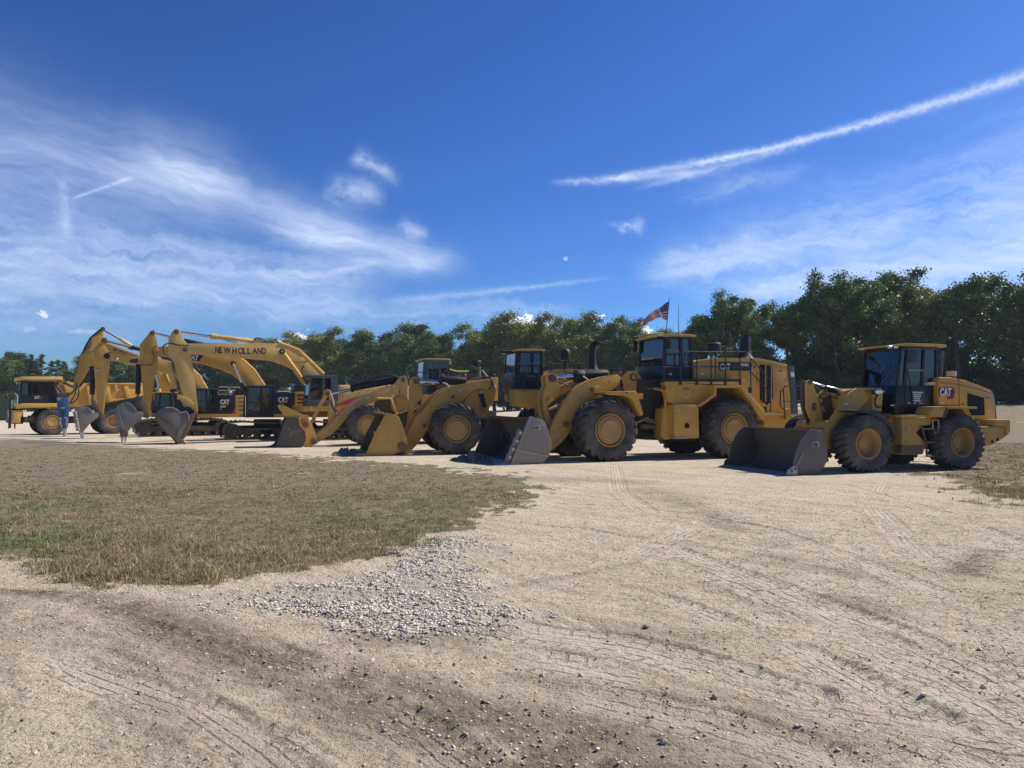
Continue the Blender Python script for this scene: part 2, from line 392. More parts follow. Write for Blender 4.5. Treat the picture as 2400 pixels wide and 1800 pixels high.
def rim_mesh(Rr, W, deep, scale=1.0):
    m = MB(); q = scale
    if deep: prof = [(.52, .13), (.525, .06), (.50, .045), (.485, .07), (.47, .10), (.445, .42), (.43, .50), (.30, .52), (.29, .46), (.20, .45), (.19, .40), (.0, .40)]
    else: prof = [(.53, .12), (.535, .045), (.51, .03), (.495, .05), (.485, .12), (.462, .17), (.44, .17), (.435, .08), (.33, .08), (.325, .04), (.30, .03), (.24, .06), (.0, .055)]
    m.lathe([(r*Rr*q, y*W) for r, y in prof], (0, 0, 0), 48)
    rb, yb = (.245, .47) if deep else (.385, .085)
    nb = 12 if deep else 24
    for k in range(nb):
        an = 2*math.pi*k/nb; c = Vector((math.cos(an)*rb*Rr*q, yb*W, math.sin(an)*rb*Rr*q))
        m.tube([c, c-Vector((0, .03, 0))], .014 if not deep else .018, 6)
    return m
_wc = {}
def wheel(v, cx, Rr, W, s0, far=False, style='lug', deep=False, steer=0, zc=None, rimmat='rim', rscale=1.0):
    key = (Rr, W, style, deep, rscale)
    if key not in _wc:
        t = tyre_mesh(Rr, W, style).build('tyre', 'tyre', None, 0, 32); r = rim_mesh(Rr, W, deep, rscale).build('rim', rimmat, None, 0, 32)
        _wc[key] = (t.data, r.data); bpy.data.objects.remove(t); bpy.data.objects.remove(r)
    e = bpy.data.objects.new('wheel', None); COL.objects.link(e); e.parent = v.root
    e.location = (cx, s0+(W if far else 0), zc if zc is not None else Rr-.03)
    e.rotation_euler = (0, random.uniform(0, 1), (math.pi if far else 0))
    for nm, me in zip(('tyre', 'rim'), _wc[key]):
        o = bpy.data.objects.new(nm, me); COL.objects.link(o); o.parent = e
    return e
# ------------------------------------------------------------------ cab
def cab(v, z, fb, ft, rb, rt, belt, s0, s1, mids=(.6,), post=.09, over=(.12, .15, .06), rthick=.13, roofmat='yellow', frame='cab', glass='glass', far_glass=True, solid_rear=0., name='cab', seat=True, roofdrop=.0):
    A, B, C, D = (v.P(*q, s0, z) for q in (fb, ft, rb, rt)); z0 = min(A.z, C.z); zt = (B.z+D.z)/2
    zb = v.P(fb[0], belt, s0, z).z
    xf = lambda q: A.x+(B.x-A.x)*(q-z0)/(zt-z0); xr = lambda q: C.x+(D.x-C.x)*(q-z0)/(zt-z0)
    body = MB().prism([(xf(z0), z0), (xr(z0), z0), (xr(zb), zb), (xf(zb), zb)], s0, s1).build(name, frame, v.root, .02)
    p = MB(); w2 = post
    def bar(fx, wa, wb, ya, yb):
        p.prism([(fx(zb-.02)+wa, zb-.02), (fx(zb-.02)+wb, zb-.02), (fx(zt)+wb, zt), (fx(zt)+wa, zt)], ya, yb)
    for ya, yb in ((s0, s0+w2), (s1-w2, s1)):
        bar(xf, 0, w2, ya, yb); bar(xr, -w2, 0, ya, yb)
        for t in mids: bar(lambda q, t=t: xf(q)+(xr(q)-xf(q))*t, -w2*.6, w2*.6, ya+.004, yb-.004)
    e = .003
    p.box((xf(zt)+.0, s0-e, zt-.07), (xr(zt), s0+w2+e, zt+.02)); p.box((xf(zt), s1-w2-e, zt-.07), (xr(zt), s1+e, zt+.02))
    p.box((xf(zt)-e, s0+w2, zt-.072), (xf(zt)+w2, s1-w2, zt+.018)); p.box((xr(zt)-w2, s0+w2, zt-.072), (xr(zt)+e, s1-w2, zt+.018))
    p.build('cab_frame', frame, body, .012)
    ts = [0]+list(mids)+[1]
    for i in range(len(ts)-1):
        for ya in ((s0+.04,) + ((s1-.05,) if far_glass else ())):
            a0, a1 = ts[i], ts[i+1]
            q = []
            for zz, t, dx in ((zb, a0, .05), (zb, a1, -.05), (zt-.05, a1, -.05), (zt-.05, a0, .05)):
                q.append((xf(zz)+(xr(zz)-xf(zz))*t+dx*(1 if True else 0), zz))
            MB().prism(q, ya, ya+.008).build('side_window', glass, body)
    MB().prism([(xf(zb)+.03, zb), (xf(zb)+.04, zb), (xf(zt-.05)+.04, zt-.05), (xf(zt-.05)+.03, zt-.05)], s0+w2*.7, s1-w2*.7).build('windshield', glass, body)
    MB().prism([(xr(zb)-.04, zb), (xr(zb)-.03, zb), (xr(zt-.05)-.03, zt-.05), (xr(zt-.05)-.04, zt-.05)], s0+w2*.7, s1-w2*.7).build('rear_window', glass, body)
    r = MB().prism([(xf(zt)-over[0], zt+.02-roofdrop), (xr(zt)+over[1], zt+.02), (xr(zt)+over[1], zt+rthick*.75), (xr(zt)+over[1]-.15, zt+rthick), (xf(zt)+.2, zt+rthick), (xf(zt)-over[0], zt+rthick*.6-roofdrop)], s0-over[2], s1+over[2])
    r.build('roof', roofmat, body, .03)
    if seat:
        m = MB(); cx = xf(zb)*.42+xr(zb)*.58; cy = (s0+s1)/2; h = zb-.12
        m.box((cx-.22, cy-.25, h), (cx+.28, cy+.25, h+.14)); m.box((cx+.2, cy-.24, h+.14), (cx+.34, cy+.24, h+.78)); m.box((cx+.22, cy-.14, h+.8), (cx+.32, cy+.14, h+.98))
        m.build('operator_seat', 'rubber', body, .04)
        m = MB(); c = Vector((cx-.45, cy, h+.42))
        m.tube([c+Vector((math.cos(a)*.06, math.sin(a)*.19, math.cos(a)*.17)) for a in [k*math.pi/8 for k in range(17)]], .016, 6); m.tube([c, c+Vector((-.22, 0, -.45))], .035, 8)
        m.build('steering_wheel', 'rubber', body)
    return body, dict(xf=xf, xr=xr, z0=z0, zb=zb, zt=zt)
def shell(profile, th):                                         # open profile polyline -> closed thick outline (thickness to the inside = left)
    P = [Vector(p) for p in profile]; n = len(P); off = []
    for i in range(n):
        a = P[max(i-1, 0)]; b = P[min(i+1, n-1)]; d = (b-a).normalized(); off.append(P[i]+Vector((-d.y, d.x))*th)
    return [tuple(p) for p in P]+[tuple(p) for p in off[::-1]]
def loader_bucket(v, z, prof, side, s0, s1, mat_out, mat_in, th=.05, teeth=0, toothmat='steel_lit', guard=None, guardmat=None, drop=0.):
    """prof: polyline from the lip along the floor and up the back to the top edge; side: outline of the side plate"""
    xz = v.XZ(prof, s0, z); sd_ = v.XZ(side, s0, z)
    xz = [(a, b-drop) for a, b in xz]; sd_ = [(a, b-drop) for a, b in sd_]
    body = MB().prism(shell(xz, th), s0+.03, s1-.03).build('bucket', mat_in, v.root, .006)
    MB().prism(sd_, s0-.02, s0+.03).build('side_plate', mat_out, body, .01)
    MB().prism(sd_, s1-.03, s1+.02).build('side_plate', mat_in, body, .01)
    lip = xz[0]; d = (Vector(xz[1])-Vector(xz[0])).normalized()
    MB().prism([(lip[0]-.18, lip[1]-.0), (lip[0]+.25, lip[1]-.012+d.y*.2), (lip[0]+.25, lip[1]+.05), (lip[0]-.02, lip[1]+.05)], s0-.04, s1+.04).build('cutting_edge', toothmat, body, .004)
    if teeth:
        for k in range(teeth):
            y = s0+.1+(s1-s0-.2)*k/(teeth-1)
            m = MB(); vs = []
            for (x, h, a) in ((lip[0]+.12, .11, .085), (lip[0]-.16, .10, .075), (lip[0]-.42, .02, .045)):
                vs += [(x, y-a, lip[1]), (x, y+a, lip[1]), (x, y+a*.9, lip[1]+h), (x, y-a*.9, lip[1]+h)]
            fs = [(0, 1, 2, 3), (11, 10, 9, 8)]+[(4*i+k2, 4*i+(k2+1) % 4, 4*i+4+(k2+1) % 4, 4*i+4+k2) for i in range(2) for k2 in range(4)]
            m.add(vs, fs).build('tooth', toothmat, body, .008)
    if guard:                                                   # spill guard: [(fraction across, height above the top edge)]
        tx, tz = xz[-1]; g = [(s0+(s1-s0)*a, h) for a, h in guard]; vs = []; n = len(g)
        lean = (Vector(xz[-1])-Vector(xz[-2])).normalized()
        for dx in (-.0, .035):
            for y, h in g: vs.append((tx+dx+lean.x*h, y, tz+lean.y*h))
            for y, h in g[::-1]: vs.append((tx+dx, y, tz-.02))
        k = 2*n; fs = [tuple(range(k)), tuple(range(2*k-1, k-1, -1))]+[(i, i+k, (i+1) % k+k, (i+1) % k) for i in range(k)]
        MB().add(vs, fs).build('spill_guard', guardmat or mat_in, body, .004)
    return body
def rail(v, name, paths, s_, r=.022, mat='black', z=None, parent=None):
    for p in paths: v.tube(name, p, r, s_, mat, parent, z)
# ================================================================== MACHINE 1: small wheel loader, nearest, on the right
def loader_small():
    v = Veh('wheel_loader', 'smallest wheel loader with black cab and hexagon-backed CAT logo, parked nearest at the right', 'wheel loader', (2023, 1108), 0, 16, 'wheel loaders in the row of machines')
    v.z = 'z1'; W = .58; T = 2.72
    cf = v.P(262, 1262, 0).x; cr = v.P(1255, 1290, 0).x
    for cx in (cf, cr):
        wheel(v, cx, .765, W, 0, style='block', deep=True, rscale=1.0); wheel(v, cx, .765, W, T-W, far=True, style='block', deep=True)
    # chassis
    ch = v.prism('chassis', [(300, 900), (600, 985), (1440, 1075), (1440, 1240), (1200, 1290), (560, 1330), (300, 1250)], .75, 1.97, 'chassis', bev=.02)
    for cx in (cf, cr): MB().tube([(cx, .4, .73), (cx, T-.4, .73)], .16, 14).build('axle', 'chassis', v.root)
    v.prism('side_tank', [(597, 985), (900, 985), (912, 1060), (830, 1062), (752, 1140), (858, 1250), (822, 1368), (598, 1372)], .28, .8, 'yellow', bev=.03)
    v.prism('lower_guard', [(600, 1270), (822, 1270), (822, 1365), (700, 1375), (640, 1375), (598, 1350)], .262, .5, 'rust', bev=.01)
    v.prism('side_step_deck', [(600, 952), (1062, 958), (1062, 976), (600, 984)], .12, .75, 'yellow_new', bev=.008)
    v.prism('articulation_guard', [(470, 940), (600, 985), (600, 1080), (460, 1080)], .6, .9, 'yellow', bev=.01)
    # hood
    hood = v.prism('hood', [(985, 590), (1000, 556), (1130, 558), (1290, 592), (1430, 642), (1540, 692), (1565, 735), (1584, 830), (1588, 1000), (1568, 1065), (1400, 1068), (1330, 1010), (1240, 900), (1200, 866), (985, 858)], .55, 2.17, 'yellow_new', bev=.06)
    for side in ((.545, .552),):
        v.prism('side_vent', [(1292, 722), (1466, 772), (1472, 958), (1332, 958), (1292, 878)], .538, .56, 'grille', hood, bev=.0)
        v.prism('vent_frame', [(1284, 712), (1474, 766), (1480, 970), (1326, 970), (1284, 884), (1292, 878), (1332, 958), (1472, 958), (1466, 772), (1292, 722)], .53, .56, 'yellow_new', hood, bev=0)
    v.prism('rear_grille', [(1540, 690), (1556, 694), (1582, 760), (1600, 1000), (1572, 1068), (1560, 1066), (1584, 1000), (1570, 800)], .56, 2.16, 'greycab', hood, bev=.005, sv=.55)
    for x in (1196,):
        v.prism('panel_seam', [(x, 575), (x+4, 575), (x+10, 862), (x+4, 862)], .545, .56, 'grille', hood, bev=0)
    v.prism('panel_seam', [(1000, 613), (1196, 628), (1400, 680), (1540, 724), (1540, 728), (1400, 684), (1196, 632), (1000, 617)], .545, .56, 'grille', hood, bev=0)
    lg = v.prism('logo_plate', [(1085, 662), (1140, 662), (1162, 712), (1140, 790), (1082, 790), (1060, 750), (1075, 700)], .541, .56, 'red', hood, bev=0)
    v.prism('logo_field', [(1000, 664), (1128, 664), (1150, 712), (1130, 772), (1082, 772), (1060, 748), (1002, 756), (992, 700)], .537, .56, 'black', hood, bev=0)
    v.text('CAT', [(1000, 756), (1122, 756), (1000, 668)], .533, 'white', lg, bold=.05)
    v.prism('logo_triangle', [(1034, 762), (1062, 722), (1094, 762)], .528, .54, 'yellow_new', lg, bev=0)
    v.prism('model_plate', [(1482, 760), (1545, 766), (1545, 786), (1482, 780)], .541, .56, 'cream', hood, bev=0)
    v.text('938', [(1488, 778), (1536, 782), (1488, 765)], .538, 'black', hood)
    v.prism('latch', [(1362, 995), (1396, 995), (1396, 1020), (1362, 1020)], .535, .56, 'steel_dark', hood, bev=0)
    v.cyl('precleaner', (1121, 548), (1121, 494), .125, 1.0, 'cream', hood); v.cyl('precleaner_neck', (1121, 575), (1121, 540), .09, 1.0, 'black', hood)
    v.tube('intake_pipe', [(1012, 560), (1014, 420), (1016, 350)], [.03, .04, .045], .75, 'greycab'); v.cyl('exhaust_stack', (1012, 345), (1012, 285), .075, .75, 'greycab')
    # rear fender and counterweight
    v.prism('rear_fender', [(900, 930), (935, 866), (1068, 862), (1385, 866), (1400, 884), (1380, 890), (1092, 886), (1060, 975), (905, 968)], .02, .56, 'yellow', bev=.01)
    v.prism('fender_flap', [(1062, 870), (1085, 880), (1060, 972), (1032, 972)], .01, .05, 'black', bev=0)
    cw = v.prism('counterweight', [(1420, 1072), (1697, 1075), (1697, 1180), (1540, 1275), (1465, 1270), (1440, 1180)], .16, 2.56, 'yellow', bev=.03)
    v.prism('bumper_plate', [(1580, 1003), (1712, 1003), (1740, 1003), (1742, 1118), (1712, 1168), (1699, 1168), (1699, 1074), (1580, 1070)], .10, 2.62, 'yellow', cw, bev=.02)
    for c in ((1550, 1232), (1607, 1212)): v.disc('tie_down_hole', c, .045, .158, 'grille', cw, th=.004)
    # ladder
    for pts in ([(805, 1062), (855, 1250), (862, 1388)], [(920, 1060), (976, 1262), (982, 1388)]):
        v.tube('ladder_rail', pts, .028, .22, 'steel_dark')
    for y, a, b in ((1100, 820, 925), (1240, 858, 965), (1386, 862, 984)): v.tube('ladder_step', [(a, y), (b, y)], .022, .2, 'steel')
    v.tube('grab_handle', [(925, 1100), (925, 1020), (940, 1006), (972, 1006), (984, 1024), (984, 1110), (968, 1132), (945, 1134)], .018, .2, 'cream', smooth=True)
    # front frame, tower, arms
    v.prism('loader_tower', [(0, 700), (120, 668), (300, 665), (395, 690), (388, 905), (290, 990), (290, 1180), (60, 1200)], .98, 1.74, 'yellow', bev=.02)
    v.prism('headlight_bracket', [(292, 682), (320, 668), (380, 668), (404, 700), (385, 918), (290, 900)], .60, .68, 'yellow')
    hl = v.prism('headlight', [(320, 695), (345, 684), (385, 684), (410, 700), (405, 725), (350, 742), (322, 728)], .44, .6, 'black', bev=.02)
    v.prism('headlight_lens', [(324, 698), (348, 690), (380, 690), (400, 702), (396, 722), (352, 736), (326, 724)], .425, .45, 'lamp', hl, bev=0)
    v.tube('lamp_arm', [(350, 740), (318, 800), (340, 870), (380, 862)], .02, .58, 'black', smooth=True)
    arm = [(1735, 668), (1560, 672), (1500, 712), (1430, 790), (1360, 900), (1280, 1020), (1205, 1150), (1185, 1235), (1215, 1310), (1290, 1312), (1330, 1230), (1390, 1090), (1470, 965), (1590, 885), (1700, 785), (1760, 740)]
    v.prism('lift_arm', arm, .70, .80, 'yellow', z='z2', bev=.01)
    v.prism('lift_arm', arm, 1.92, 2.02, 'yellow', z='z2', bev=.01, sv=.70)
    p = v.P(1290, 1060, .7, 'z2'); MB().tube([(p.x, .72, p.z), (p.x, 2.0, p.z)], .12, 16).build('cross_tube', 'yellow', v.root)
    v.prism('bellcrank', [(1028, 640), (1032, 600), (1062, 586), (1096, 604), (1152, 765), (1203, 960), (1214, 1032), (1130, 1075), (1062, 970), (1032, 880)], 1.22, 1.28, 'yellow', z='z2')
    v.prism('bellcrank', [(975, 640), (990, 600), (1030, 588), (1045, 700), (1060, 960), (1080, 1050), (1050, 1060), (1000, 930), (980, 860)], 1.44, 1.50, 'steel_dark', z='z2')
    for c, r in (((1072, 610), .06), ((1112, 840), .05), ((1112, 886), .065)): v.disc('pin', c, r, 1.21, 'steel_dark', z='z2')
    v.cyl('tilt_cylinder_rod', (1085, 618), (1240, 662), .042, 1.36, 'chrome', z='z2')
    v.cyl('tilt_cylinder', (1235, 672), (1520, 752), .095, 1.36, 'black', z='z2')
    v.cyl('hydraulic_pipe', (1240, 652), (1400, 694), .028, 1.22, 'chrome', z='z2')
    v.prism('tilt_link', [(1150, 1040), (1215, 1040), (1215, 1180), (1150, 1180)], 1.3, 1.42, 'rust', z='z2')
    v.prism('coupler_frame', [(1195, 765), (1290, 745), (1400, 805), (1385, 905), (1280, 985), (1220, 1110), (1180, 1050)], 1.55, 1.62, 'rust', z='z2')
    for c in ((1205, 880), (1212, 910), (1190, 800)): v.disc('pin', c, .035, 1.54, 'cream', z='z2')
    for k in range(3): v.tube('hydraulic_hose', [(1350, 720+k*14), (1430, 790+k*20), (1400, 900+k*16), (1300, 930)], .018, 1.2+.05*k, 'rubber', z='z2', smooth=True)
    # black fender over the front wheel
    o_ = [(84, 905), (160, 893), (300, 905), (420, 965), (500, 1060), (552, 1190), (540, 1205), (520, 1190), (470, 1085), (390, 1000), (290, 945), (165, 925), (95, 925)]
    v.prism('front_fender', o_, .0, .58, 'black', bev=.008)
    # cab
    b, c = cab(v, 'z1', (520, 950), (585, 240), (975, 950), (985, 245), 640, .72, 2.12, mids=(.20, .63), over=(.18, .22, .07), rthick=.10, roofmat='yellow_new', post=.075)
    v.prism('door_panel', [(628, 650), (840, 650), (840, 840), (800, 945), (640, 940)], .705, .73, 'cab', b, bev=.008)
    for k, (x0, x1) in enumerate(((712, 822), (722, 802), (720, 798), (728, 790), (716, 796))): v.prism('door_lettering', [(x0, 708+k*22), (x1, 712+k*22), (x1, 724+k*22), (x0, 720+k*22)], .69, .706, 'white', b, bev=0)
    for x0, x1 in ((664, 690), (722, 750), (786, 820)): v.prism('door_mark', [(x0, 825), (x1, 825), (x1, 834), (x0, 834)], .69, .706, 'white', b, bev=0)
    v.prism('step_mark', [(484, 845), (522, 845), (522, 858), (484, 858)], .71, .722, 'white', b, bev=0)
    v.tube('door_handle', [(655, 480), (690, 640), (715, 840)], .014, .69, 'rubber', b); v.tube('door_handle', [(670, 484), (832, 484)], .014, .69, 'steel_lit', b)
    v.prism('window_sill', [(864, 612), (940, 608), (965, 622), (960, 640), (866, 640)], .60, .74, 'cream', b, bev=.01)
    mr = v.prism('mirror', [(672, 262), (700, 256), (786, 260), (788, 330), (770, 405), (680, 395), (668, 320)], .38, .46, 'black', b, bev=.02); v.tube('mirror_arm', [(612, 240), (728, 236), (730, 262)], .014, [.6, .42, .42], 'rubber', mr)
    for x in (468, 532):
        q = v.P(x, 237, .75); e = MB(); e.tube([q+Vector((-.02, 0, 0)), q+Vector((.06, 0, 0))], .045, 14); e.build('roof_lamp', 'lamp', b)
    for y0_ in (1.2, 1.5):
        x0 = c['xf'](c['zb'])-.02
        MB().tube([(x0, y0_, c['zb']+.02), (c['xf'](c['zb']+.55)-.03, y0_-.4, c['zb']+.55)], .012, 6).build('wiper', 'rubber', b)
    # bucket
    prof = [(832, 1588), (960, 1588), (1130, 1568), (1205, 1510), (1240, 1430), (1246, 1330), (1225, 1270), (1200, 1205), (1192, 1112), (1105, 1104)]
    side = [(832, 1588), (845, 1515), (890, 1482), (902, 1420), (932, 1300), (990, 1185), (1062, 1112), (1105, 1104), (1192, 1110), (1202, 1205), (1228, 1270), (1250, 1330), (1244, 1432), (1208, 1512), (1134, 1572), (960, 1592)]
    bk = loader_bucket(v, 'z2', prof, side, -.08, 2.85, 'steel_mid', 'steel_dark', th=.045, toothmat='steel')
    v.prism('wear_plate', [(925, 1480), (1000, 1330), (1012, 1340), (945, 1490)], -.125, -.09, 'steel', bk, z='z2', bev=.004)
    v.prism('corner_adapter', [(828, 1590), (840, 1530), (905, 1485), (935, 1500), (940, 1588)], -.14, -.09, 'steel_lit', bk, z='z2', bev=.008)
    for c in ((880, 1538), (918, 1520)): v.disc('bolt', c, .03, -.145, 'steel_dark', bk, z='z2', th=.01)
    wl = v.prism('weld_on_block', [(1098, 1236), (1166, 1238), (1166, 1292), (1098, 1288)], -.16, -.09, 'steel_lit', bk, z='z2', bev=.006)
    v.prism('block_face', [(1104, 1244), (1156, 1246), (1156, 1288), (1104, 1286)], -.166, -.158, 'steel_dark', wl, z='z2', bev=0)
    MB().box((0, 0, 0), (0, 0, 0))
    return v
# ================================================================== MACHINE 2: largest loader, flag on the cab
def loader_large():
    v = Veh('wheel_loader', 'biggest wheel loader, marked CAT 988K, with handrails along its side and a grey bucket', 'wheel loader', (1427, 1082), 0, 20, 'wheel loaders in the row of machines')
    v.z = 'z3'; W = .92; T = 3.6; Rr = 1.0
    cf = v.P(1725, 1040, 0, 'z4').x; cr = v.P(1042, 1275, 0).x
    for cx in (cf, cr): wheel(v, cx, Rr, W, 0, rscale=.98); wheel(v, cx, Rr, W, T-W, far=True, rscale=.98)
    for cx in (cf, cr): MB().tube([(cx, .6, .97), (cx, T-.6, .97)], .24, 16).build('axle', 'chassis', v.root)
    v.prism('chassis', [(150, 820), (385, 850), (470, 1060), (480, 1150), (1540, 1160), (1540, 1290), (620, 1400), (200, 1385), (120, 1290)], 1.15, 2.45, 'chassis', bev=.02)
    # engine hood
    hood = v.prism('hood', [(668, 660), (700, 648), (820, 634), (1258, 632), (1520, 692), (1556, 1010), (1548, 1150), (1310, 1145), (1105, 885), (668, 870)], .85, 2.75, 'yellow', bev=.025)
    v.prism('hood_lit_top', [(820, 630), (1258, 628), (1520, 688), (1520, 706), (1256, 654), (820, 654)], .80, 2.8, 'yellow_pale', hood, bev=.01)  # sunlit top edge of the hood, put in as a strip of paler yellow
    v.prism('rear_grille', [(1520, 690), (1586, 712), (1598, 860), (1614, 1148), (1550, 1150), (1560, 1000), (1548, 850)], .83, 2.77, 'greycab', hood, bev=.03)
    v.prism('work_lamp', [(1556, 755), (1586, 765), (1586, 805), (1558, 800)], .79, .84, 'lamp', hood, bev=.01)
    gr = v.prism('side_grille', [(1268, 688), (1384, 700), (1394, 1000), (1336, 1066), (1270, 1008)], .835, .86, 'grille', hood, bev=0)
    for k in range(18): v.prism('slat', [(1276, 712+k*19), (1384, 714+k*19), (1384, 721+k*19), (1276, 719+k*19)], .822, .84, 'chassis', gr, bev=0)
    for x in (1318, 1372): v.prism('grille_post', [(x, 692), (x+9, 693), (x+9, 1030), (x, 1030)], .815, .84, 'yellow', gr, bev=0)
    v.prism('decal_stripe', [(886, 664), (1180, 668), (1180, 748), (892, 744)], .84, .86, 'black', hood, bev=0)
    v.prism('decal_tail', [(1178, 668), (1202, 668), (1186, 746), (1176, 746)], .838, .86, 'red', hood, bev=0)
    lt = v.text('CAT', [(900, 738), (994, 738), (900, 676)], .832, 'white', hood, bold=.05)
    v.prism('logo_triangle', [(926, 742), (948, 716), (972, 742)], .826, .84, 'yellow', lt, bev=0)
    v.text('988K', [(1090, 706), (1168, 708), (1090, 678)], .832, 'white', hood, bold=.04)
    v.prism('faded_lettering', [(1420, 745), (1495, 748), (1490, 752), (1420, 749)], .845, .86, 'brown_text', hood, bev=0)
    for x in (888, 1065, 1240): v.prism('panel_seam', [(x, 750), (x+4, 750), (x+4, 875), (x, 875)], .843, .86, 'chassis', hood, bev=0)
    v.cyl('precleaner', (843, 572), (843, 512), .25, 1.3, 'rubber', hood); v.disc('precleaner_cap', (843, 512), .2, 1.3, 'rubber', hood)
    q = v.P(843, 512, 1.3); MB().lathe([(.25, 0), (.24, .05), (.18, .1), (.0, .12)], (q.x, q.y, q.z), 24, axis='z').build('precleaner_dome', 'rubber', hood)
    v.tube('exhaust_stack', [(1125, 636), (1127, 600), (1130, 560), (1132, 500), (1138, 470), (1158, 432)], [.36, .24, .20, .19, .17, .12], 1.9, 'rubber', hood, n=16)
    # fender, tanks, decks
    v.prism('rear_fender', [(705, 1062), (845, 962), (845, 882), (1100, 884), (1312, 1110), (1314, 1205), (1290, 1205), (1092, 905), (868, 905), (866, 974), (722, 1078)], .04, .87, 'yellow', bev=.01)
    v.prism('fender_skirt', [(845, 882), (1100, 884), (1310, 1112), (1310, 1180), (1000, 1180), (720, 1200), (720, 1078), (866, 975)], .88, .95, 'frame', bev=0)
    v.prism('side_fascia', [(388, 850), (846, 880), (846, 960), (702, 1064), (470, 1064), (420, 1010), (400, 930)], .30, .6, 'yellow', bev=.015)
    v.prism('deck_edge', [(388, 848), (1092, 848), (1092, 880), (388, 852)], .27, .34, 'yellow_pale', bev=.004)
    v.prism('walkway_deck', [(382, 822), (1092, 822), (1092, 846), (382, 846)], .28, .95, 'black', bev=.004)
    tk = v.prism('side_tank', [(470, 1060), (702, 1060), (706, 1372), (480, 1374)], .14, .95, 'yellow', bev=.03)
    v.disc('tank_hole', (593, 1255), .09, .13, 'grille', tk, th=.012)  # black disc on the tank face, painted dark as the shade inside a hole
    v.prism('tank_shelf', [(478, 1366), (602, 1366), (602, 1376), (478, 1376)], .10, .3, 'steel_lit', tk, bev=0)
    v.prism('step_panel', [(372, 1095), (468, 1070), (478, 1370), (382, 1388), (352, 1350)], .5, 1.0, 'yellow', bev=.02)
    v.tube('step_bracket', [(292, 912), (350, 920), (385, 970), (395, 1100)], .05, .55, 'yellow', smooth=True)
    v.prism('step_plate', [(285, 903), (402, 906), (402, 918), (285, 914)], .3, .8, 'rust', bev=0)
    v.cyl('steering_cylinder', (160, 1262), (345, 1268), .09, .95, 'rust')
    for k in range(4): v.tube('hydraulic_hose', [(180, 1290+k*9), (250, 1312+k*8), (350, 1300+k*6)], .022, 1.0-.03*k, 'rubber', smooth=True)
    for k in range(5): v.tube('hydraulic_hose', [(320+k*9, 960), (330+k*8, 1050), (325+k*9, 1150), (330+k*7, 1220)], .022, .98, 'rubber', smooth=True)
    v.prism('counterweight', [(1310, 1165), (1625, 1168), (1618, 1300), (1540, 1350), (1400, 1330), (1300, 1250)], .35, 3.25, 'yellow', bev=.04)
    v.prism('rear_step', [(1310, 1140), (1480, 1140), (1480, 1160), (1310, 1168)], .1, .85, 'yellow_pale', bev=.01)
    v.prism('rear_step', [(1540, 1150), (1622, 1152), (1622, 1168), (1540, 1168)], .1, .85, 'yellow_pale', bev=.01)
    v.prism('step_riser', [(1515, 1100), (1550, 1096), (1552, 1205), (1515, 1200)], .2, .5, 'yellow', bev=.01)
    # handrails
    s_ = .36
    for p in ([(380, 860), (380, 590), (395, 566), (515, 566), (535, 590), (535, 862)], [(572, 570), (930, 570), (950, 590), (950, 870)], [(372, 712), (535, 712)], [(560, 690), (575, 706), (1140, 708), (1372, 962)],
              [(950, 572), (1130, 572), (1366, 832), (1366, 1135)], [(1020, 580), (1084, 640), (1086, 870)], [(685, 572), (685, 872)], [(815, 572), (817, 872)], [(855, 600), (857, 815)], [(1182, 628), (1184, 950)], [(572, 570), (574, 700)]):
        v.tube('handrail', p, .021, s_, 'black')
    for x in (535, 685, 817, 950, 1086): v.prism('rail_foot', [(x-9, 822), (x+10, 822), (x+10, 878), (x-9, 878)], .25, .29, 'black', bev=0)
    v.prism('rail_foot', [(1175, 898), (1194, 898), (1194, 952), (1175, 952)], .3, .4, 'black', bev=0); v.prism('rail_foot', [(1316, 1078), (1332, 1078), (1332, 1130), (1316, 1130)], .3, .4, 'black', bev=0)
    for p in ([(1500, 1190), (1495, 1100), (1485, 920), (1500, 888), (1630, 884)], [(1498, 1028), (1640, 1028)], [(1615, 1160), (1605, 890), (1600, 850), (1612, 836)], [(1485, 925), (1460, 930), (1455, 1060), (1475, 1095), (1500, 1096)]):
        v.tube('ladder_rail', p, .021, .12, 'black')
    # cab
    b, c = cab(v, 'z3', (372, 822), (385, 432), (668, 822), (636, 430), 690, 1.0, 2.72, mids=(.60,), over=(.14, .16, .04), rthick=.09, roofmat='yellow_pale', post=.10, roofdrop=.03)
    v.prism('cab_nose', [(374, 815), (520, 815), (470, 1000), (392, 1000), (380, 900)], 1.08, 2.64, 'cab', bev=.03)
    v.prism('cab_base', [(300, 822), (668, 822), (668, 860), (480, 1000), (300, 1000)], 1.02, 2.7, 'chassis', bev=.01)
    v.prism('mirror', [(384, 446), (405, 440), (446, 442), (446, 500), (434, 542), (392, 542), (380, 500)], .62, .70, 'rubber', b, bev=.02)
    v.tube('mirror_arm', [(330, 432), (440, 436), (442, 460)], .018, [.9, .66, .66], 'rubber', b)
    for x in (335, 352, 375, 396):
        q = v.P(x, 436, .95); MB().tube([q-Vector((.05, 0, .02)), q+Vector((.05, 0, -.02))], .06, 12).build('roof_lamp', 'rubber', b)
    v.tube('aerial', [(516, 405), (515, 250), (514, 136)], [.014, .009, .006], 1.6, 'greycab', b, n=6)
    v.prism('roof_hatch', [(228, 412), (232, 404), (375, 388), (380, 400)], 1.3, 2.3, 'yellow_pale', b, bev=.01)
    v.tube('side_mirror_bar', [(100, 615), (125, 690)], .014, 2.4, 'rubber', b)
    v.prism('mirror', [(102, 470), (135, 465), (130, 580), (104, 575)], 2.75, 2.82, 'rubber', b, bev=.01)
    # front frame, arms (zoom 4)
    v.z = 'z4'
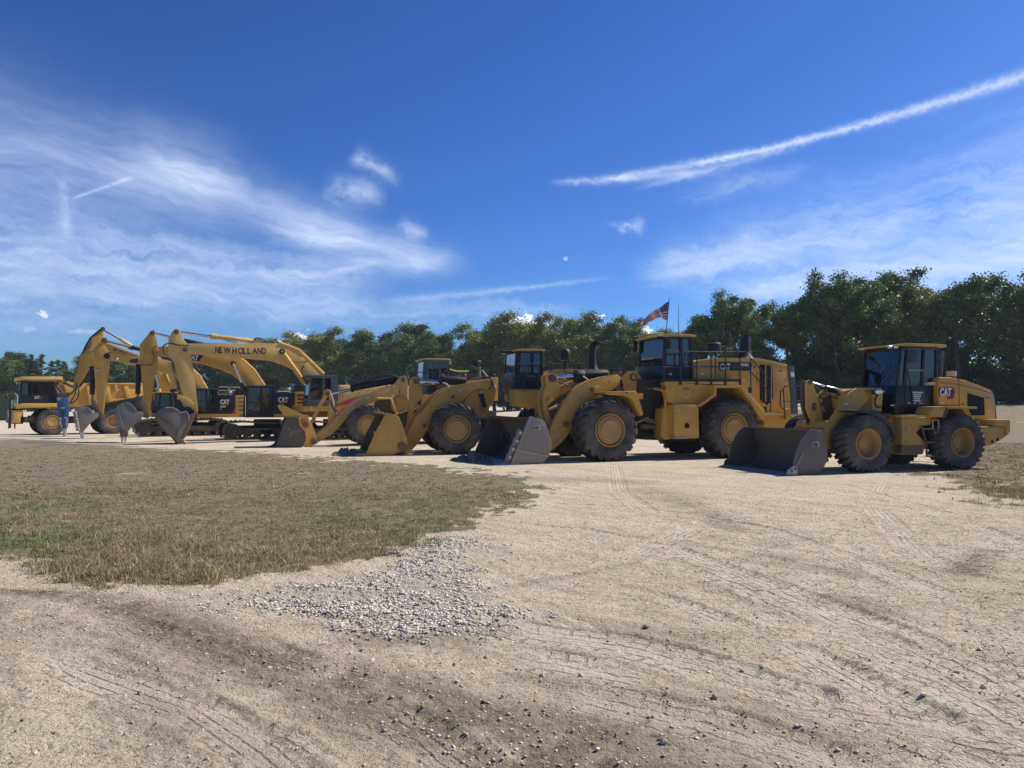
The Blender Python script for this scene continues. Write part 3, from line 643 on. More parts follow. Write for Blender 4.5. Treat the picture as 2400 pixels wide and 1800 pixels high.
    v.prism('loader_tower', [(1780, 640), (1832, 470), (1905, 405), (1985, 400), (2046, 470), (2056, 640), (2118, 770), (2112, 860), (2050, 930), (1900, 940), (1800, 900)], 1.28, 1.36, 'yellow', bev=.015)
    v.prism('loader_tower', [(1780, 640), (1832, 470), (1905, 405), (1985, 400), (2046, 470), (2056, 640), (2118, 770), (2112, 860), (2050, 930), (1900, 940), (1800, 900)], 2.24, 2.32, 'yellow', bev=.015, sv=1.28)
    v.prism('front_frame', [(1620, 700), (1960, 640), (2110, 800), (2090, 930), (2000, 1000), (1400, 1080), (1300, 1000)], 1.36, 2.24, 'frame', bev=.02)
    v.disc('pin', (1962, 470), .13, 1.26, 'steel_dark'); v.disc('pin_cap', (1962, 466), .07, 1.22, 'yellow')
    v.prism('front_fender', [(1666, 632), (1680, 620), (1988, 614), (2004, 640), (2068, 866), (2042, 882), (1950, 704), (1880, 664), (1700, 656)], .05, .92, 'yellow', bev=.012)
    v.prism('fender_bracket', [(2020, 640), (2062, 640), (2066, 700), (2030, 700)], .5, 1.2, 'yellow', bev=.01)
    arm = [(1075, 1060), (1108, 960), (1180, 830), (1232, 735), (1292, 640), (1370, 558), (1490, 502), (1610, 468), (1790, 436), (1830, 470), (1815, 545), (1750, 600), (1640, 635), (1560, 682), (1450, 780), (1375, 880), (1318, 1010), (1232, 1130), (1110, 1246), (1082, 1190)]
    v.prism('lift_arm', arm, .98, 1.14, 'yellow', bev=.012); v.prism('lift_arm', arm, 2.46, 2.62, 'yellow', bev=.012, sv=.98)
    v.disc('pin', (1248, 967), .10, .96, 'rust'); v.disc('pin', (1526, 602), .07, .96, 'rust'); v.disc('bolt', (1160, 1080), .05, .96, 'cream')
    q = v.P(1420, 720, .98); MB().tube([(q.x, 1.0, q.z), (q.x, 2.6, q.z)], .17, 18).build('cross_tube', 'yellow', v.root)
    bc = [(1038, 470), (1060, 440), (1100, 428), (1145, 440), (1166, 480), (1174, 550), (1182, 625), (1160, 690), (1088, 740), (1056, 775), (1064, 835), (1112, 960), (1092, 1012), (1062, 960), (1022, 830), (1008, 720), (1016, 625), (1050, 560)]
    v.prism('bellcrank', bc, 1.55, 1.66, 'yellow'); v.prism('bellcrank', bc, 1.94, 2.05, 'yellow', sv=1.55)
    v.disc('pin', (1105, 478), .14, 1.53, 'steel_dark'); v.disc('pin', (1155, 775), .10, 1.53, 'steel_lit')
    v.cyl('link_bar', (1068, 812), (1150, 776), .04, 1.4, 'yellow_pale'); v.cyl('link_bar', (1060, 740), (1092, 685), .07, 1.45, 'yellow')
    v.prism('crossmember', [(1092, 740), (1300, 612), (1306, 640), (1200, 720), (1110, 900), (1080, 860)], 1.66, 1.94, 'frame', bev=.01)
    v.cyl('tilt_cylinder_rod', (1110, 472), (1352, 462), .085, 1.8, 'chrome'); v.cyl('cylinder_gland', (1345, 462), (1425, 462), .23, 1.8, 'rubber'); v.cyl('tilt_cylinder', (1420, 455), (1672, 438), .165, 1.8, 'rubber')
    v.tube('hydraulic_hose', [(1425, 462), (1455, 480), (1480, 500)], .035, 1.55, 'steel_lit', smooth=True)
    v.tube('lamp_post', [(1790, 400), (1810, 520), (1832, 615)], .03, 1.15, 'rust'); v.prism('marker_lamp', [(1812, 402), (1838, 402), (1838, 432), (1812, 432)], 1.1, 1.2, 'orange', bev=.01)
    v.prism('work_lamp', [(1745, 385), (1838, 385), (1838, 402), (1745, 402)], 1.0, 1.3, 'rubber', bev=.01)
    v.cyl('hydraulic_pipe', (2000, 948), (2122, 900), .03, .95, 'yellow_pale')
    # bucket
    prof = [(672, 1398), (800, 1408), (905, 1402), (1000, 1372), (1060, 1310), (1096, 1220), (1086, 1130), (1050, 1035), (1024, 950), (985, 912), (888, 902)]
    side = [(668, 1392), (700, 1415), (900, 1404), (1002, 1374), (1062, 1312), (1100, 1222), (1090, 1130), (1054, 1032), (1030, 950), (990, 915), (930, 905), (888, 886), (870, 884)]
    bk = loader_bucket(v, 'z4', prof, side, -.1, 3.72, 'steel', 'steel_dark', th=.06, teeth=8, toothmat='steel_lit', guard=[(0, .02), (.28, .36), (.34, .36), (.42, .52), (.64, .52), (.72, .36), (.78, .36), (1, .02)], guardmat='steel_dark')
    v.prism('side_edge', [(862, 884), (888, 892), (690, 1392), (662, 1384)], -.17, -.12, 'steel', bk, bev=.006)
    for k in range(4):
        q0 = (806-k*38, 1060+k*85)
        v.prism('edge_guard', [(q0[0]-58, q0[1]-60+20), (q0[0]-20, q0[1]-30), (q0[0]-6, q0[1]+10), (q0[0]-30, q0[1]+70), (q0[0]-88, q0[1]+70)], -.09, .05, 'steel', bk, bev=.01)
        v.disc('bolt', (q0[0]-42, q0[1]-2), .05, -.1, 'steel_lit', bk, th=.05)
    v.prism('wear_strip', [(748, 1240), (1062, 1302), (1060, 1308), (744, 1250)], -.15, -.12, 'steel_lit', bk, bev=0)
    wl = v.prism('weld_on_block', [(912, 982), (974, 980), (976, 1026), (914, 1022)], -.2, -.12, 'steel_lit', bk, bev=.006); v.prism('block_face', [(916, 990), (962, 988), (964, 1020), (918, 1018)], -.207, -.198, 'steel_dark', wl, bev=0)
    v.prism('corner_tooth', [(460, 1436), (540, 1386), (680, 1380), (720, 1410), (690, 1420), (520, 1424)], -.1, .16, 'steel_lit', bk, bev=.02)
    q = v.P(1000, 930, 1.7); MB().lathe([(.16, 0), (.16, .05), (.08, .05), (.08, 0)], (q.x-1.2, 1.9, q.z-.5), 20).build('wear_button', 'steel_dark', bk)
    return v
# ================================================================== MACHINE 3: loader with yellow bucket
def loader_mid():
    v = Veh('wheel_loader', 'large wheel loader with a yellow-painted bucket and tall stack, between two other loaders', 'wheel loader', (1071, 1065), 0, 15, 'wheel loaders in the row of machines')
    v.z = 'z5'; W = .8; T = 3.25; Rr = .93
    cf = v.P(1800, 792, 0).x; cr = cf+3.9
    for cx in (cf, cr): wheel(v, cx, Rr, W, 0); wheel(v, cx, Rr, W, T-W, far=True)
    for cx in (cf, cr): MB().tube([(cx, .6, .9), (cx, T-.6, .9)], .22, 16).build('axle', 'chassis', v.root)
    v.prism('chassis', [(1950, 700), (2500, 700), (3100, 700), (3100, 860), (2400, 900), (1600, 860), (1560, 780)], 1.1, 2.15, 'chassis', bev=.02)
    v.z = 'z10'
    v.prism('front_frame', [(1440, 705), (1545, 765), (1600, 900), (1565, 1110), (1500, 1160), (1450, 1290), (1430, 1395), (1330, 1405), (1150, 1300), (1000, 1180), (1040, 1080), (1230, 880)], 1.2, 1.27, 'yellow', bev=.012)
    v.prism('front_frame', [(1440, 705), (1545, 765), (1600, 900), (1565, 1110), (1500, 1160), (1450, 1290), (1430, 1395), (1330, 1405), (1150, 1300), (1000, 1180), (1040, 1080), (1230, 880)], 1.98, 2.05, 'yellow', bev=.012, sv=1.2)
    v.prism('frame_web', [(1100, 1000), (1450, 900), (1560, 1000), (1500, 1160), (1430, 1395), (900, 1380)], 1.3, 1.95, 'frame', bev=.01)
    v.disc('pin', (1440, 820), .17, 1.0, 'rust'); v.disc('pin_cap', (1425, 800), .06, .95, 'yellow')
    ex = v.cyl('accumulator', (1318, 955), (1392, 1225), .085, 1.1, 'rubber'); v.disc('accumulator_cap', (1325, 945), .07, 1.05, 'cream', ex)
    arm = [(-10, 1660), (100, 1420), (300, 1225), (400, 1098), (500, 985), (650, 880), (830, 815), (1050, 778), (1330, 735), (1420, 700), (1480, 730), (1500, 820), (1440, 900), (1300, 870), (1200, 900), (1000, 1080), (890, 1135), (700, 1170), (560, 1215), (430, 1330), (385, 1480), (330, 1640), (150, 1900), (-60, 2120), (-180, 2230), (-290, 2130), (-130, 1850)]
    v.prism('lift_arm', arm, .90, 1.04, 'yellow', bev=.012); v.prism('lift_arm', arm, 2.21, 2.35, 'yellow', bev=.012, sv=.9)
    v.disc('pin', (803, 1030), .07, .88, 'rust'); v.disc('pin', (272, 1560), .07, .88, 'rust')
    q = v.P(520, 1180, .9); MB().tube([(q.x, .95, q.z), (q.x, 2.3, q.z)], .16, 18).build('cross_tube', 'yellow', v.root)
    bc = [(22, 720), (50, 672), (110, 660), (165, 690), (205, 745), (215, 850), (246, 960), (240, 1050), (180, 1100), (90, 1200), (50, 1450), (0, 1640), (-40, 1600), (0, 1300), (10, 1100), (5, 900)]
    v.prism('bellcrank', bc, 1.42, 1.52, 'yellow'); v.prism('bellcrank', bc, 1.75, 1.85, 'yellow', sv=1.42)
    v.disc('pin', (125, 735), .12, 1.4, 'rust'); v.disc('pin', (150, 1215), .10, 1.4, 'yellow_pale')
    v.cyl('link_bar', (60, 1270), (190, 1200), .04, 1.3, 'yellow_pale')
    v.cyl('tilt_cylinder_rod', (160, 740), (560, 768), .085, 1.64, 'chrome'); v.cyl('cylinder_gland', (560, 700), (640, 700), .21, 1.6, 'rubber'); v.cyl('tilt_cylinder', (600, 715), (1035, 740), .165, 1.64, 'rubber')
    v.tube('hydraulic_hose', [(610, 770), (680, 790), (735, 855)], .035, 1.4, 'steel_lit', smooth=True)
    # rear half (zoom 11)
    v.z = 'z11'
    v.prism('side_tank', [(418, 968), (1010, 968), (1010, 1500), (905, 1500), (905, 1320), (700, 1320), (500, 1280), (430, 1262)], .35, 1.0, 'yellow', bev=.02)
    v.prism('walkway_deck', [(415, 940), (1240, 940), (1240, 966), (415, 966)], .30, .95, 'black', bev=.004)
    hood = v.prism('hood', [(1000, 700), (1085, 622), (1265, 602), (2070, 600), (2190, 622), (2230, 960), (2230, 1250), (1000, 1250)], .85, 2.5, 'yellow', bev=.02)
    v.prism('hood_lit_top', [(1265, 597), (2070, 596), (2190, 618), (2190, 636), (2065, 618), (1265, 620)], .80, 2.55, 'yellow_pale', hood, bev=.01)  # paler strip along the hood, light on the top edge painted in
    v.prism('decal_stripe', [(1390, 662), (1640, 664), (1640, 790), (1390, 788)], .84, .86, 'black', hood, bev=0)
    v.text('CAT', [(1402, 740), (1546, 742), (1402, 672)], .833, 'white', hood, bold=.05)
    v.cyl('precleaner_neck', (1385, 602), (1385, 440), .09, 1.5, 'rubber', hood); v.cyl('precleaner', (1382, 432), (1382, 290), .195, 1.5, 'rubber', hood)
    q = v.P(1382, 290, 1.5); MB().lathe([(.195, 0), (.18, .08), (.11, .15), (0, .17)], (q.x, q.y, q.z), 24, axis='z').build('precleaner_dome', 'rubber', hood)
    v.tube('exhaust_stack', [(1890, 602), (1885, 540), (1880, 400), (1885, 230), (1900, 160), (1965, 110)], [.23, .17, .15, .145, .14, .13], 1.7, 'rubber', hood, n=16)
    for p in ([(440, 498), (580, 495), (606, 520), (615, 560), (615, 1000)], [(668, 500), (1320, 500), (1358, 530), (1362, 640)], [(650, 575), (650, 690), (690, 728), (1000, 730)], [(885, 502), (887, 1000)], [(1110, 502), (1112, 640)],
              [(1390, 495), (1725, 495), (1845, 638)], [(1638, 497), (1638, 620)], [(405, 560), (405, 960)], [(415, 730), (660, 728)]): v.tube('handrail', p, .022, .36, 'black')
    b, c = cab(v, 'z11', (420, 945), (468, 262), (985, 945), (960, 262), 650, 1.0, 2.65, mids=(.14, .62), over=(.14, .1, .04), rthick=.09, roofmat='yellow_pale', post=.10, roofdrop=.03)
    v.prism('cab_nose', [(422, 930), (560, 930), (560, 1180), (440, 1180)], 1.08, 2.58, 'cab', bev=.03)
    v.prism('warning_label', [(350, 415), (385, 415), (385, 455), (350, 455)], 1.0, 1.01, 'white', b, bev=0)
    v.tube('grab_handle', [(790, 540), (790, 640), (830, 655), (880, 655)], .02, .95, 'greycab', b, smooth=True)
    for x in (240, 290, 340, 390): 
        q = v.P(x, 262, 1.2); MB().tube([q-Vector((.05, 0, .02)), q+Vector((.05, 0, -.02))], .06, 12).build('roof_lamp', 'rubber', b)
    # bucket (zoom 5)
    v.z = 'z5'
    prof = [(972, 1034), (1060, 1040), (1180, 1032), (1240, 1006), (1328, 962), (1350, 920), (1344, 870), (1302, 740), (1270, 672), (1160, 645)]
    side = [(972, 1034), (1060, 1042), (1182, 1034), (1242, 1008), (1330, 964), (1354, 920), (1348, 870), (1304, 738), (1274, 670), (1215, 648), (1160, 640), (1062, 822), (1010, 940)]
    bk = loader_bucket(v, 'z5', prof, side, -.05, 3.25, 'yellow', 'frame', th=.06, teeth=7, toothmat='yellow_pale', guard=[(0, .05), (.2, .25), (.8, .25), (1, .05)], guardmat='yellow')  # inside and far plate darker than the outside: shade put into the colour
    v.disc('pin', (1306, 942), .16, -.08, 'rust', bk)
    for c in ((1108, 762), (1058, 820), (1044, 888), (1036, 922)): v.prism('edge_lug', [(c[0]-10, c[1]-14), (c[0]+8, c[1]-10), (c[0]+16, c[1]+10), (c[0]+6, c[1]+14)], -.14, -.06, 'yellow_pale', bk, bev=.004)
    v.prism('corner_tooth', [(872, 1032), (905, 1012), (965, 1002), (1022, 1016), (1024, 1026), (960, 1022), (930, 1034)], -.1, .2, 'yellow_new', bk, bev=.02)
    return v
# ================================================================== MACHINE 4: loader with small side-on bucket
def loader_old():
    v = Veh('wheel_loader', 'wheel loader with blue-glazed cab, sagging yellow tape on its rail and scratched narrow bucket', 'wheel loader', (858, 1043), 0, 18, 'wheel loaders in the row of machines')
    v.z = 'z5'; W = .75; T = 3.0; Rr = .90
    cf = v.P(1000, 748, 0).x; cr = cf+3.6
    for cx in (cf, cr): wheel(v, cx, Rr, W, 0); wheel(v, cx, Rr, W, T-W, far=True)
    for cx in (cf, cr): MB().tube([(cx, .6, .88), (cx, T-.6, .88)], .2, 16).build('axle', 'chassis', v.root)
    v.prism('chassis', [(1150, 640), (1500, 620), (2150, 620), (2150, 760), (1500, 800), (880, 830), (780, 800)], 1.0, 2.0, 'chassis', bev=.02)
    v.z = 'z9'
    tw = [(1600, 400), (1660, 335), (1725, 262), (1790, 238), (1838, 250), (1868, 380), (1852, 640), (1890, 760), (1830, 900), (1700, 930), (1640, 800), (1560, 600)]
    v.prism('loader_tower', tw, 1.0, 1.08, 'yellow_pale', bev=.012); v.prism('loader_tower', tw, 1.9, 1.98, 'yellow_pale', bev=.012, sv=1.0)
    v.prism('frame_web', [(1300, 700), (1650, 500), (1800, 600), (1850, 860), (1500, 1000), (1250, 900)], 1.08, 1.9, 'frame', bev=.01)
    v.disc('pin', (1775, 320), .11, .98, 'rust'); v.disc('pin', (1700, 540), .05, .98, 'grille')
    q = v.P(1700, 790, 1.0); MB().lathe([(.40, 0), (.40, .1), (.3, .12), (.28, .05), (0, .05)], (q.x, .98, q.z), 28, flip=-1).build('hub_housing', 'yellow', v.root)
    arm = [(20, 1545), (60, 1490), (150, 1360), (240, 1300), (400, 1160), (540, 1010), (640, 900), (740, 800), (880, 730), (1050, 600), (1200, 555), (1430, 455), (1640, 400), (1700, 440), (1700, 560), (1640, 620), (1480, 650), (1300, 700), (1120, 770), (900, 840), (800, 960), (620, 1160), (470, 1320), (300, 1420), (190, 1480), (70, 1562)]
    v.prism('lift_arm', arm, .86, 1.0, 'yellow_pale', bev=.012); v.prism('lift_arm', arm, 2.0, 2.14, 'yellow_pale', bev=.012, sv=.86)
    lk = [(400, 880), (430, 700), (425, 620), (330, 620), (330, 520), (380, 490), (440, 515), (470, 600), (500, 720), (545, 900), (548, 1080), (560, 1180), (470, 1210), (405, 1170)]
    v.prism('bellcrank', lk, 1.2, 1.3, 'yellow_pale'); v.prism('bellcrank', lk, 1.7, 1.8, 'yellow_pale', sv=1.2)
    v.prism('tilt_link', [(330, 560), (400, 600), (230, 870), (130, 1110), (60, 1140), (100, 1000), (200, 800)], 1.4, 1.6, 'yellow_pale')
    for c, r in (((375, 577), .10), ((458, 1158), .10), ((100, 1452), .12)): v.disc('pin', c, r, .82 if c[0] < 200 else 1.17, 'rust')
    v.cyl('tilt_cylinder_rod', (470, 565), (820, 495), .075, 1.5, 'chrome'); v.cyl('cylinder_gland', (805, 480), (850, 472), .18, 1.5, 'rubber'); v.cyl('tilt_cylinder', (830, 462), (1660, 318), .165, 1.5, 'rubber')
    for k in range(3): v.tube('hydraulic_hose', [(860, 400-k*12), (1100, 350-k*14), (1400, 260-k*16), (1580, 235-k*5), (1700, 290), (1760, 340)], .028, 1.3+.06*k, 'rubber', smooth=True)
    for k in range(2): v.tube('hydraulic_hose', [(430, 560+k*15), (480, 700), (500, 830), (540, 930)], .03, 1.15, 'cream', smooth=True)
    v.tube('drain_hose', [(1470, 420), (1490, 520), (1530, 640)], .05, 1.0, 'rubber', smooth=True)
    for p in ([(1290, 662), (1548, 662), (1655, 955), (1600, 978)],):
        v.tube('fender_bar', p, .06, .3, 'yellow'); v.tube('fender_bar', p, .06, .6, 'yellow')
    v.cyl('marker_lamp', (1560, 650), (1605, 625), .06, .4, 'trim')
    v.disc('hose_reel', (820, 880), .2, .75, 'yellow_pale')
    # cab and rear (zoom 10)
    v.z = 'z10'
    b, c = cab(v, 'z10', (215, 1000), (262, 350), (745, 1000), (712, 350), 705, .95, 2.55, mids=(.16, .66), over=(.12, .12, .05), rthick=.09, roofmat='yellow_pale', post=.08, glass='glass_blue', frame='greycab')
    v.prism('blue_door', [(315, 800), (490, 800), (490, 985), (315, 985)], .93, .96, 'glass_blue', b, bev=0)
    v.tube('grab_rail', [(150, 575), (530, 565), (735, 568)], .02, .5, 'rubber', b)
    v.prism('mirror', [(750, 365), (768, 365), (766, 418), (750, 416)], .6, .7, 'white', b, bev=0)
    hood = v.prism('hood', [(730, 1100), (735, 740), (1050, 735), (1400, 700), (1640, 680), (1640, 1100)], 1.0, 2.3, 'yellow', bev=.02)
    v.prism('hood_lit_top', [(1480, 664), (1640, 660), (1640, 690), (1480, 704)], .9, 2.35, 'yellow_pale', hood, bev=.01)  # paler yellow on the hood top, lit edge given by colour
    v.prism('side_fascia', [(250, 1000), (745, 1000), (745, 1300), (250, 1200)], .4, .95, 'yellow', bev=.01)
    v.prism('walkway_deck', [(225, 985), (1000, 985), (1000, 1004), (225, 1004)], .38, .95, 'yellow_pale', bev=.004)
    for p in ([(740, 568), (1130, 575)], [(945, 560), (945, 720)], [(1140, 515), (1140, 690)], [(1135, 520), (1380, 520)], [(1350, 525), (1352, 700)], [(1000, 570), (1000, 720)], [(300, 810), (305, 1040)]): v.tube('handrail', p, .022, .5, 'black')
    v.tube('tape', [(740, 515), (820, 540), (930, 556), (1060, 552), (1095, 545)], .028, .48, 'trim', smooth=True)
    v.tube('tape', [(745, 672), (820, 690), (890, 697)], .025, .48, 'trim', smooth=True)
    v.cyl('fire_extinguisher', (1022, 600), (1022, 690), .07, .6, 'red')
    v.cyl('exhaust_pipe', (1292, 690), (1292, 480), .065, 1.4, 'steel', hood); v.tube('exhaust_elbow', [(1200, 470), (1230, 420), (1290, 385), (1310, 380)], [.16, .18, .14, .1], 1.7, 'rubber', hood, n=14)
    v.disc('air_cleaner', (1515, 635), .13, 1.2, 'rubber', hood); v.cyl('air_cleaner_cap', (1460, 640), (1580, 640), .1, 1.4, 'rubber', hood)
    v.tube('guy_rod', [(1345, 530), (1600, 855)], .03, .4, 'cream')
    v.tube('conduit', [(1060, 760), (1200, 700), (1400, 680)], .1, 1.3, 'chassis')
    # bucket (zoom 5)
    v.z = 'z5'
    prof = [(112, 974), (240, 974), (370, 964), (425, 928), (446, 868), (438, 802), (392, 748), (384, 684), (275, 684)]
    side = [(112, 976), (240, 978), (372, 968), (430, 930), (452, 868), (442, 800), (396, 744), (388, 680), (272, 680), (244, 740), (204, 870), (172, 940)]
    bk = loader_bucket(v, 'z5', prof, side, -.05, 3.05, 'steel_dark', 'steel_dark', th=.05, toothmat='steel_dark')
    v.prism('back_rib', [(380, 680), (392, 684), (398, 742), (446, 800), (456, 868), (434, 932), (426, 930), (448, 868), (438, 804), (388, 748)], -.09, 3.08, 'yellow_pale', bk, bev=.004)
    v.prism('spill_guard', [(203, 570), (262, 578), (425, 660), (478, 668), (470, 684), (300, 690), (272, 672), (214, 600)], .0, 3.0, 'yellow', bk, bev=.01)
    ear = [(388, 700), (470, 682), (500, 742), (552, 880), (548, 912), (470, 950), (436, 952), (440, 925), (456, 868), (444, 800), (400, 742)]
    v.prism('bucket_ear', ear, .66, .78, 'yellow_pale', bk, bev=.01); v.prism('bucket_ear', ear, 2.2, 2.32, 'yellow_pale', bk, bev=.01, sv=.66)
    v.disc('pin', (443, 745), .13, .62, 'rust', bk); v.disc('pin', (510, 893), .13, .62, 'rust', bk)
    for k in range(9): v.prism('scratch', [(290+k*14, 770+(k*37) % 40), (293+k*14, 770+(k*37) % 40), (289+k*15, 800+(k*53) % 60), (287+k*15, 800+(k*53) % 60)], -.074, -.068, 'steel_lit', bk, bev=0)
    return v
# ================================================================== excavators
def tracks(v, x0, L, h, s0, wd, gauge, top_sag=.05):
    for k, s in enumerate((s0, s0+gauge)):
        t = bpy.data.objects.new('track', None); COL.objects.link(t); t.parent = v.root
        r = h*.5; pts = []
        N = 12
        for i in range(N+1): a = math.pi/2+math.pi*i/N; pts.append((x0+r+math.cos(a)*r, r+math.sin(a)*r))
        for i in range(N+1): a = -math.pi/2+math.pi*i/N; pts.append((x0+L-r+math.cos(a)*r, r+math.sin(a)*r))
        mid = [(x0+L-r-(L-2*r)*q, h+top_sag*math.sin(q*9)-.02) for q in (.15, .3, .45, .6, .75, .88)]
        pts = pts+mid
        m = MB(); n = len(pts); th = .06
        c = Vector((x0+L/2, h/2)); inn = []
        for x, z in pts: d = (Vector((min(max(x, x0+r), x0+L-r), r))-Vector((x, z))).normalized(); inn.append((x+d.x*th, z+d.y*th))
        vs = [(x, s, z) for x, z in pts]+[(x, s, z) for x, z in inn]+[(x, s+wd, z) for x, z in pts]+[(x, s+wd, z) for x, z in inn]
        fs = []
        for i in range(n):
            j = (i+1) % n
            fs += [(i, j, n+j, n+i), (2*n+i, 3*n+i, 3*n+j, 2*n+j), (i, 2*n+i, 2*n+j, j), (n+i, n+j, 3*n+j, 3*n+i)]
        m.add(vs, fs)
        # grousers
        per = [0]; 
        for i in range(n): per.append(per[-1]+(Vector(pts[(i+1) % n])-Vector(pts[i])).length)
        G = 46
        for g in range(G):
            d = per[-1]*g/G
            i = max(j for j in range(n) if per[j] <= d); t_ = (d-per[i])/max(1e-6, per[i+1]-per[i]); a = Vector(pts[i]); b = Vector(pts[(i+1) % n]); p = a.lerp(b, t_); e = (b-a).normalized(); nn = Vector((e.y, -e.x))
            if (p-c).dot(nn) < 0: nn = -nn
            q = [p-e*.03, p+e*.03, p+e*.02+nn*.045, p-e*.02+nn*.045]
            m.prism([(k_.x, k_.y) for k_ in q], s+.01, s+wd-.01)
        m.build('shoe_belt', 'steel_dark', t, 0, 30)
        f = MB(); f.prism([(x0+r, h*.28), (x0+L-r, h*.28), (x0+L-r*.9, h*.62), (x0+r*1.2, h*.66)], s+.10, s+wd-.1); f.build('track_frame', 'chassis', t, .02)
        f = MB(); f.tube([(x0+r, s+.08, r), (x0+r, s+wd-.08, r)], r-.09, 20); f.tube([(x0+L-r, s+.08, r), (x0+L-r, s+wd-.08, r)], r-.09, 20)
        for i in range(8): xx = x0+r*1.3+(L-2.6*r)*i/7; f.tube([(xx, s+.09, .17), (xx, s+wd-.09, .17)], .13, 12)
        f.build('track_rollers', 'chassis', t)
        if k == 0:
            f = MB()
            for i in range(7): xx = x0+r*1.5+(L-3*r)*i/6; f.box((xx-.05, s+.06, .14), (xx+.05, s+.1, .2))
            f.build('roller_caps', 'steel_lit', t)
            f = MB(); f.box((x0+L*.38, s+.07, h*.36), (x0+L*.50, s+.12, h*.56)); f.build('step_recess', 'grille', t)
    MB().box((x0+1.0, s0+wd, h*.3), (x0+L-1.0, s0+gauge, h*.75)).build('undercarriage', 'chassis', v.root, .05)
    MB().tube([(x0+L/2, s0+(gauge+wd)/2, h*.7), (x0+L/2, s0+(gauge+wd)/2, h+.12)], .75, 28).build('slewing_ring', 'chassis', v.root)
def ex_bucket(v, z, prof, sv, wd, mat='steel', inner='steel_dark', teeth=None, th=.04, at=0.):
    """closed side outline; prof[0:k] outline; rounded back shell with side plates"""
    xz = v.XZ(prof, sv, z); 
    b = MB().prism(xz, sv, sv+.05).build('bucket', mat, v.root, .006)
    MB().prism(xz, sv+wd-.05, sv+wd).build('side_plate', mat, b, .006)
    return b
def e_nh():
    v = Veh('excavator', 'yellow excavator with NEW HOLLAND on its boom, grey cab and red swoosh on its body', 'excavator', (700, 1033), -.1, 29, 'excavators in the row of machines')
    v.z = 'z9'
    x0 = v.P(-160, 1430, 0).x
    tracks(v, x0, 5.0, .98, 0, .6, 2.6)
    B0, B1 = 1.33, 1.93
    v.prism('house_frame', [(-60, 800), (540, 800), (1700, 790), (1700, 880), (560, 895), (-60, 905)], .25, 3.0, 'yellow', bev=.02)
    v.prism('footstep', [(66, 805), (84, 805), (84, 890), (66, 890)], .1, .25, 'yellow_pale', bev=0); v.prism('footstep', [(270, 800), (288, 800), (288, 895), (270, 895)], .1, .25, 'yellow_pale', bev=0)
    hs = v.prism('engine_house', [(500, 795), (500, 560), (590, 440), (600, 415), (805, 410), (806, 475), (950, 478), (1400, 425), (1640, 385), (1850, 380), (1902, 470), (1905, 640), (1870, 740), (1700, 790)], .2, 3.1, 'yellow_pale', bev=.12)
    v.prism('red_swoosh', [(528, 782), (745, 688), (1052, 590), (1082, 602), (1000, 640), (890, 698), (760, 784)], .19, .21, 'red', hs, bev=0)
    for x in (600, 655, 945): v.prism('panel_seam', [(x, 500), (x+5, 500), (x+5, 785), (x, 785)], .19, .21, 'chassis', hs, bev=0)
    v.prism('panel_seam', [(560, 575), (800, 520), (1400, 505), (1400, 509), (800, 525), (560, 580)], .19, .21, 'chassis', hs, bev=0)
    b, c = cab(v, 'z9', (-2, 795), (62, 262), (570, 795), (548, 262), 690, .15, 1.2, mids=(.50, .80), over=(.18, .02, .05), rthick=.09, roofmat='greycab', frame='greycab', post=.07)
    v.prism('rear_pillar', [(455, 262), (548, 262), (572, 420), (572, 690), (500, 690)], .145, .2, 'greycab', b, bev=0)
    # boom (zoom 6)
    v.z = 'z6'
    boom = [(430, 300), (500, 276), (700, 266), (1100, 264), (1500, 264), (1600, 288), (1720, 338), (1860, 468), (2010, 612), (2120, 820), (2100, 900), (1990, 900), (1880, 740), (1760, 605), (1620, 520), (1440, 457), (1200, 434), (900, 406), (500, 378), (420, 360)]
    v.prism('boom', boom, B0, B1, 'yellow_pale', bev=.015)
    v.prism('boom_rib', [(1508, 262), (1600, 284), (1722, 334), (1862, 464), (2012, 608), (2004, 622), (1856, 482), (1716, 350), (1598, 300), (1508, 278)], B0-.03, B1+.03, 'yellow', bev=.004)
    bx = bpy.context  # noqa
    parent = [o for o in v.root.children if o.name.startswith('boom') and 'rib' not in o.name][-1]
    xs = [(790, 376), (835, 374), (885, 378), (983, 382), (1048, 382), (1103, 382), (1153, 382), (1210, 384), (1268, 384), (1318, 384)]
    wds = [42, 34, 82, 50, 60, 38, 40, 56, 46, 46]
    for ch_, (x, y), wd in zip('NEWHOLLAND', xs, wds): v.text(ch_, [(x, y), (x+wd, y+1), (x, y-72)], B0-.004, 'brown_text', parent, bold=.03)
    v.disc('boom_pin', (1545, 355), .15, B0-.02, 'rubber'); v.disc('pin_cap', (1545, 355), .06, B0-.07, 'cream')
    v.disc('boom_pin', (455, 332), .13, B0-.02, 'rust')
    v.cyl('boom_cylinder', (1562, 380), (1800, 715), .125, B0-.16, 'yellow'); v.cyl('boom_cylinder_rod', (1795, 705), (1870, 842), .06, B0-.16, 'chrome')
    v.tube('hydraulic_hose', [(1600, 375), (1640, 450), (1720, 480), (1830, 462)], .025, B0-.03, 'rust', smooth=True)
    v.tube('hydraulic_hose', [(1790, 515), (1765, 570), (1775, 620), (1815, 690)], .025, B0-.03, 'rubber', smooth=True)
    for k in range(3): v.tube('hydraulic_pipe', [(1520+k*8, 258-k*3), (1610, 282-k*3), (1728+k*4, 330-k*3), (1870+k*6, 462-k*3), (2016+k*6, 606-k*3)], .02, B0+.1+.12*k, 'yellow_pale')
    v.tube('hydraulic_pipe', [(480, 270), (700, 262), (1090, 268), (1380, 262)], .022, B0+.05, 'steel')
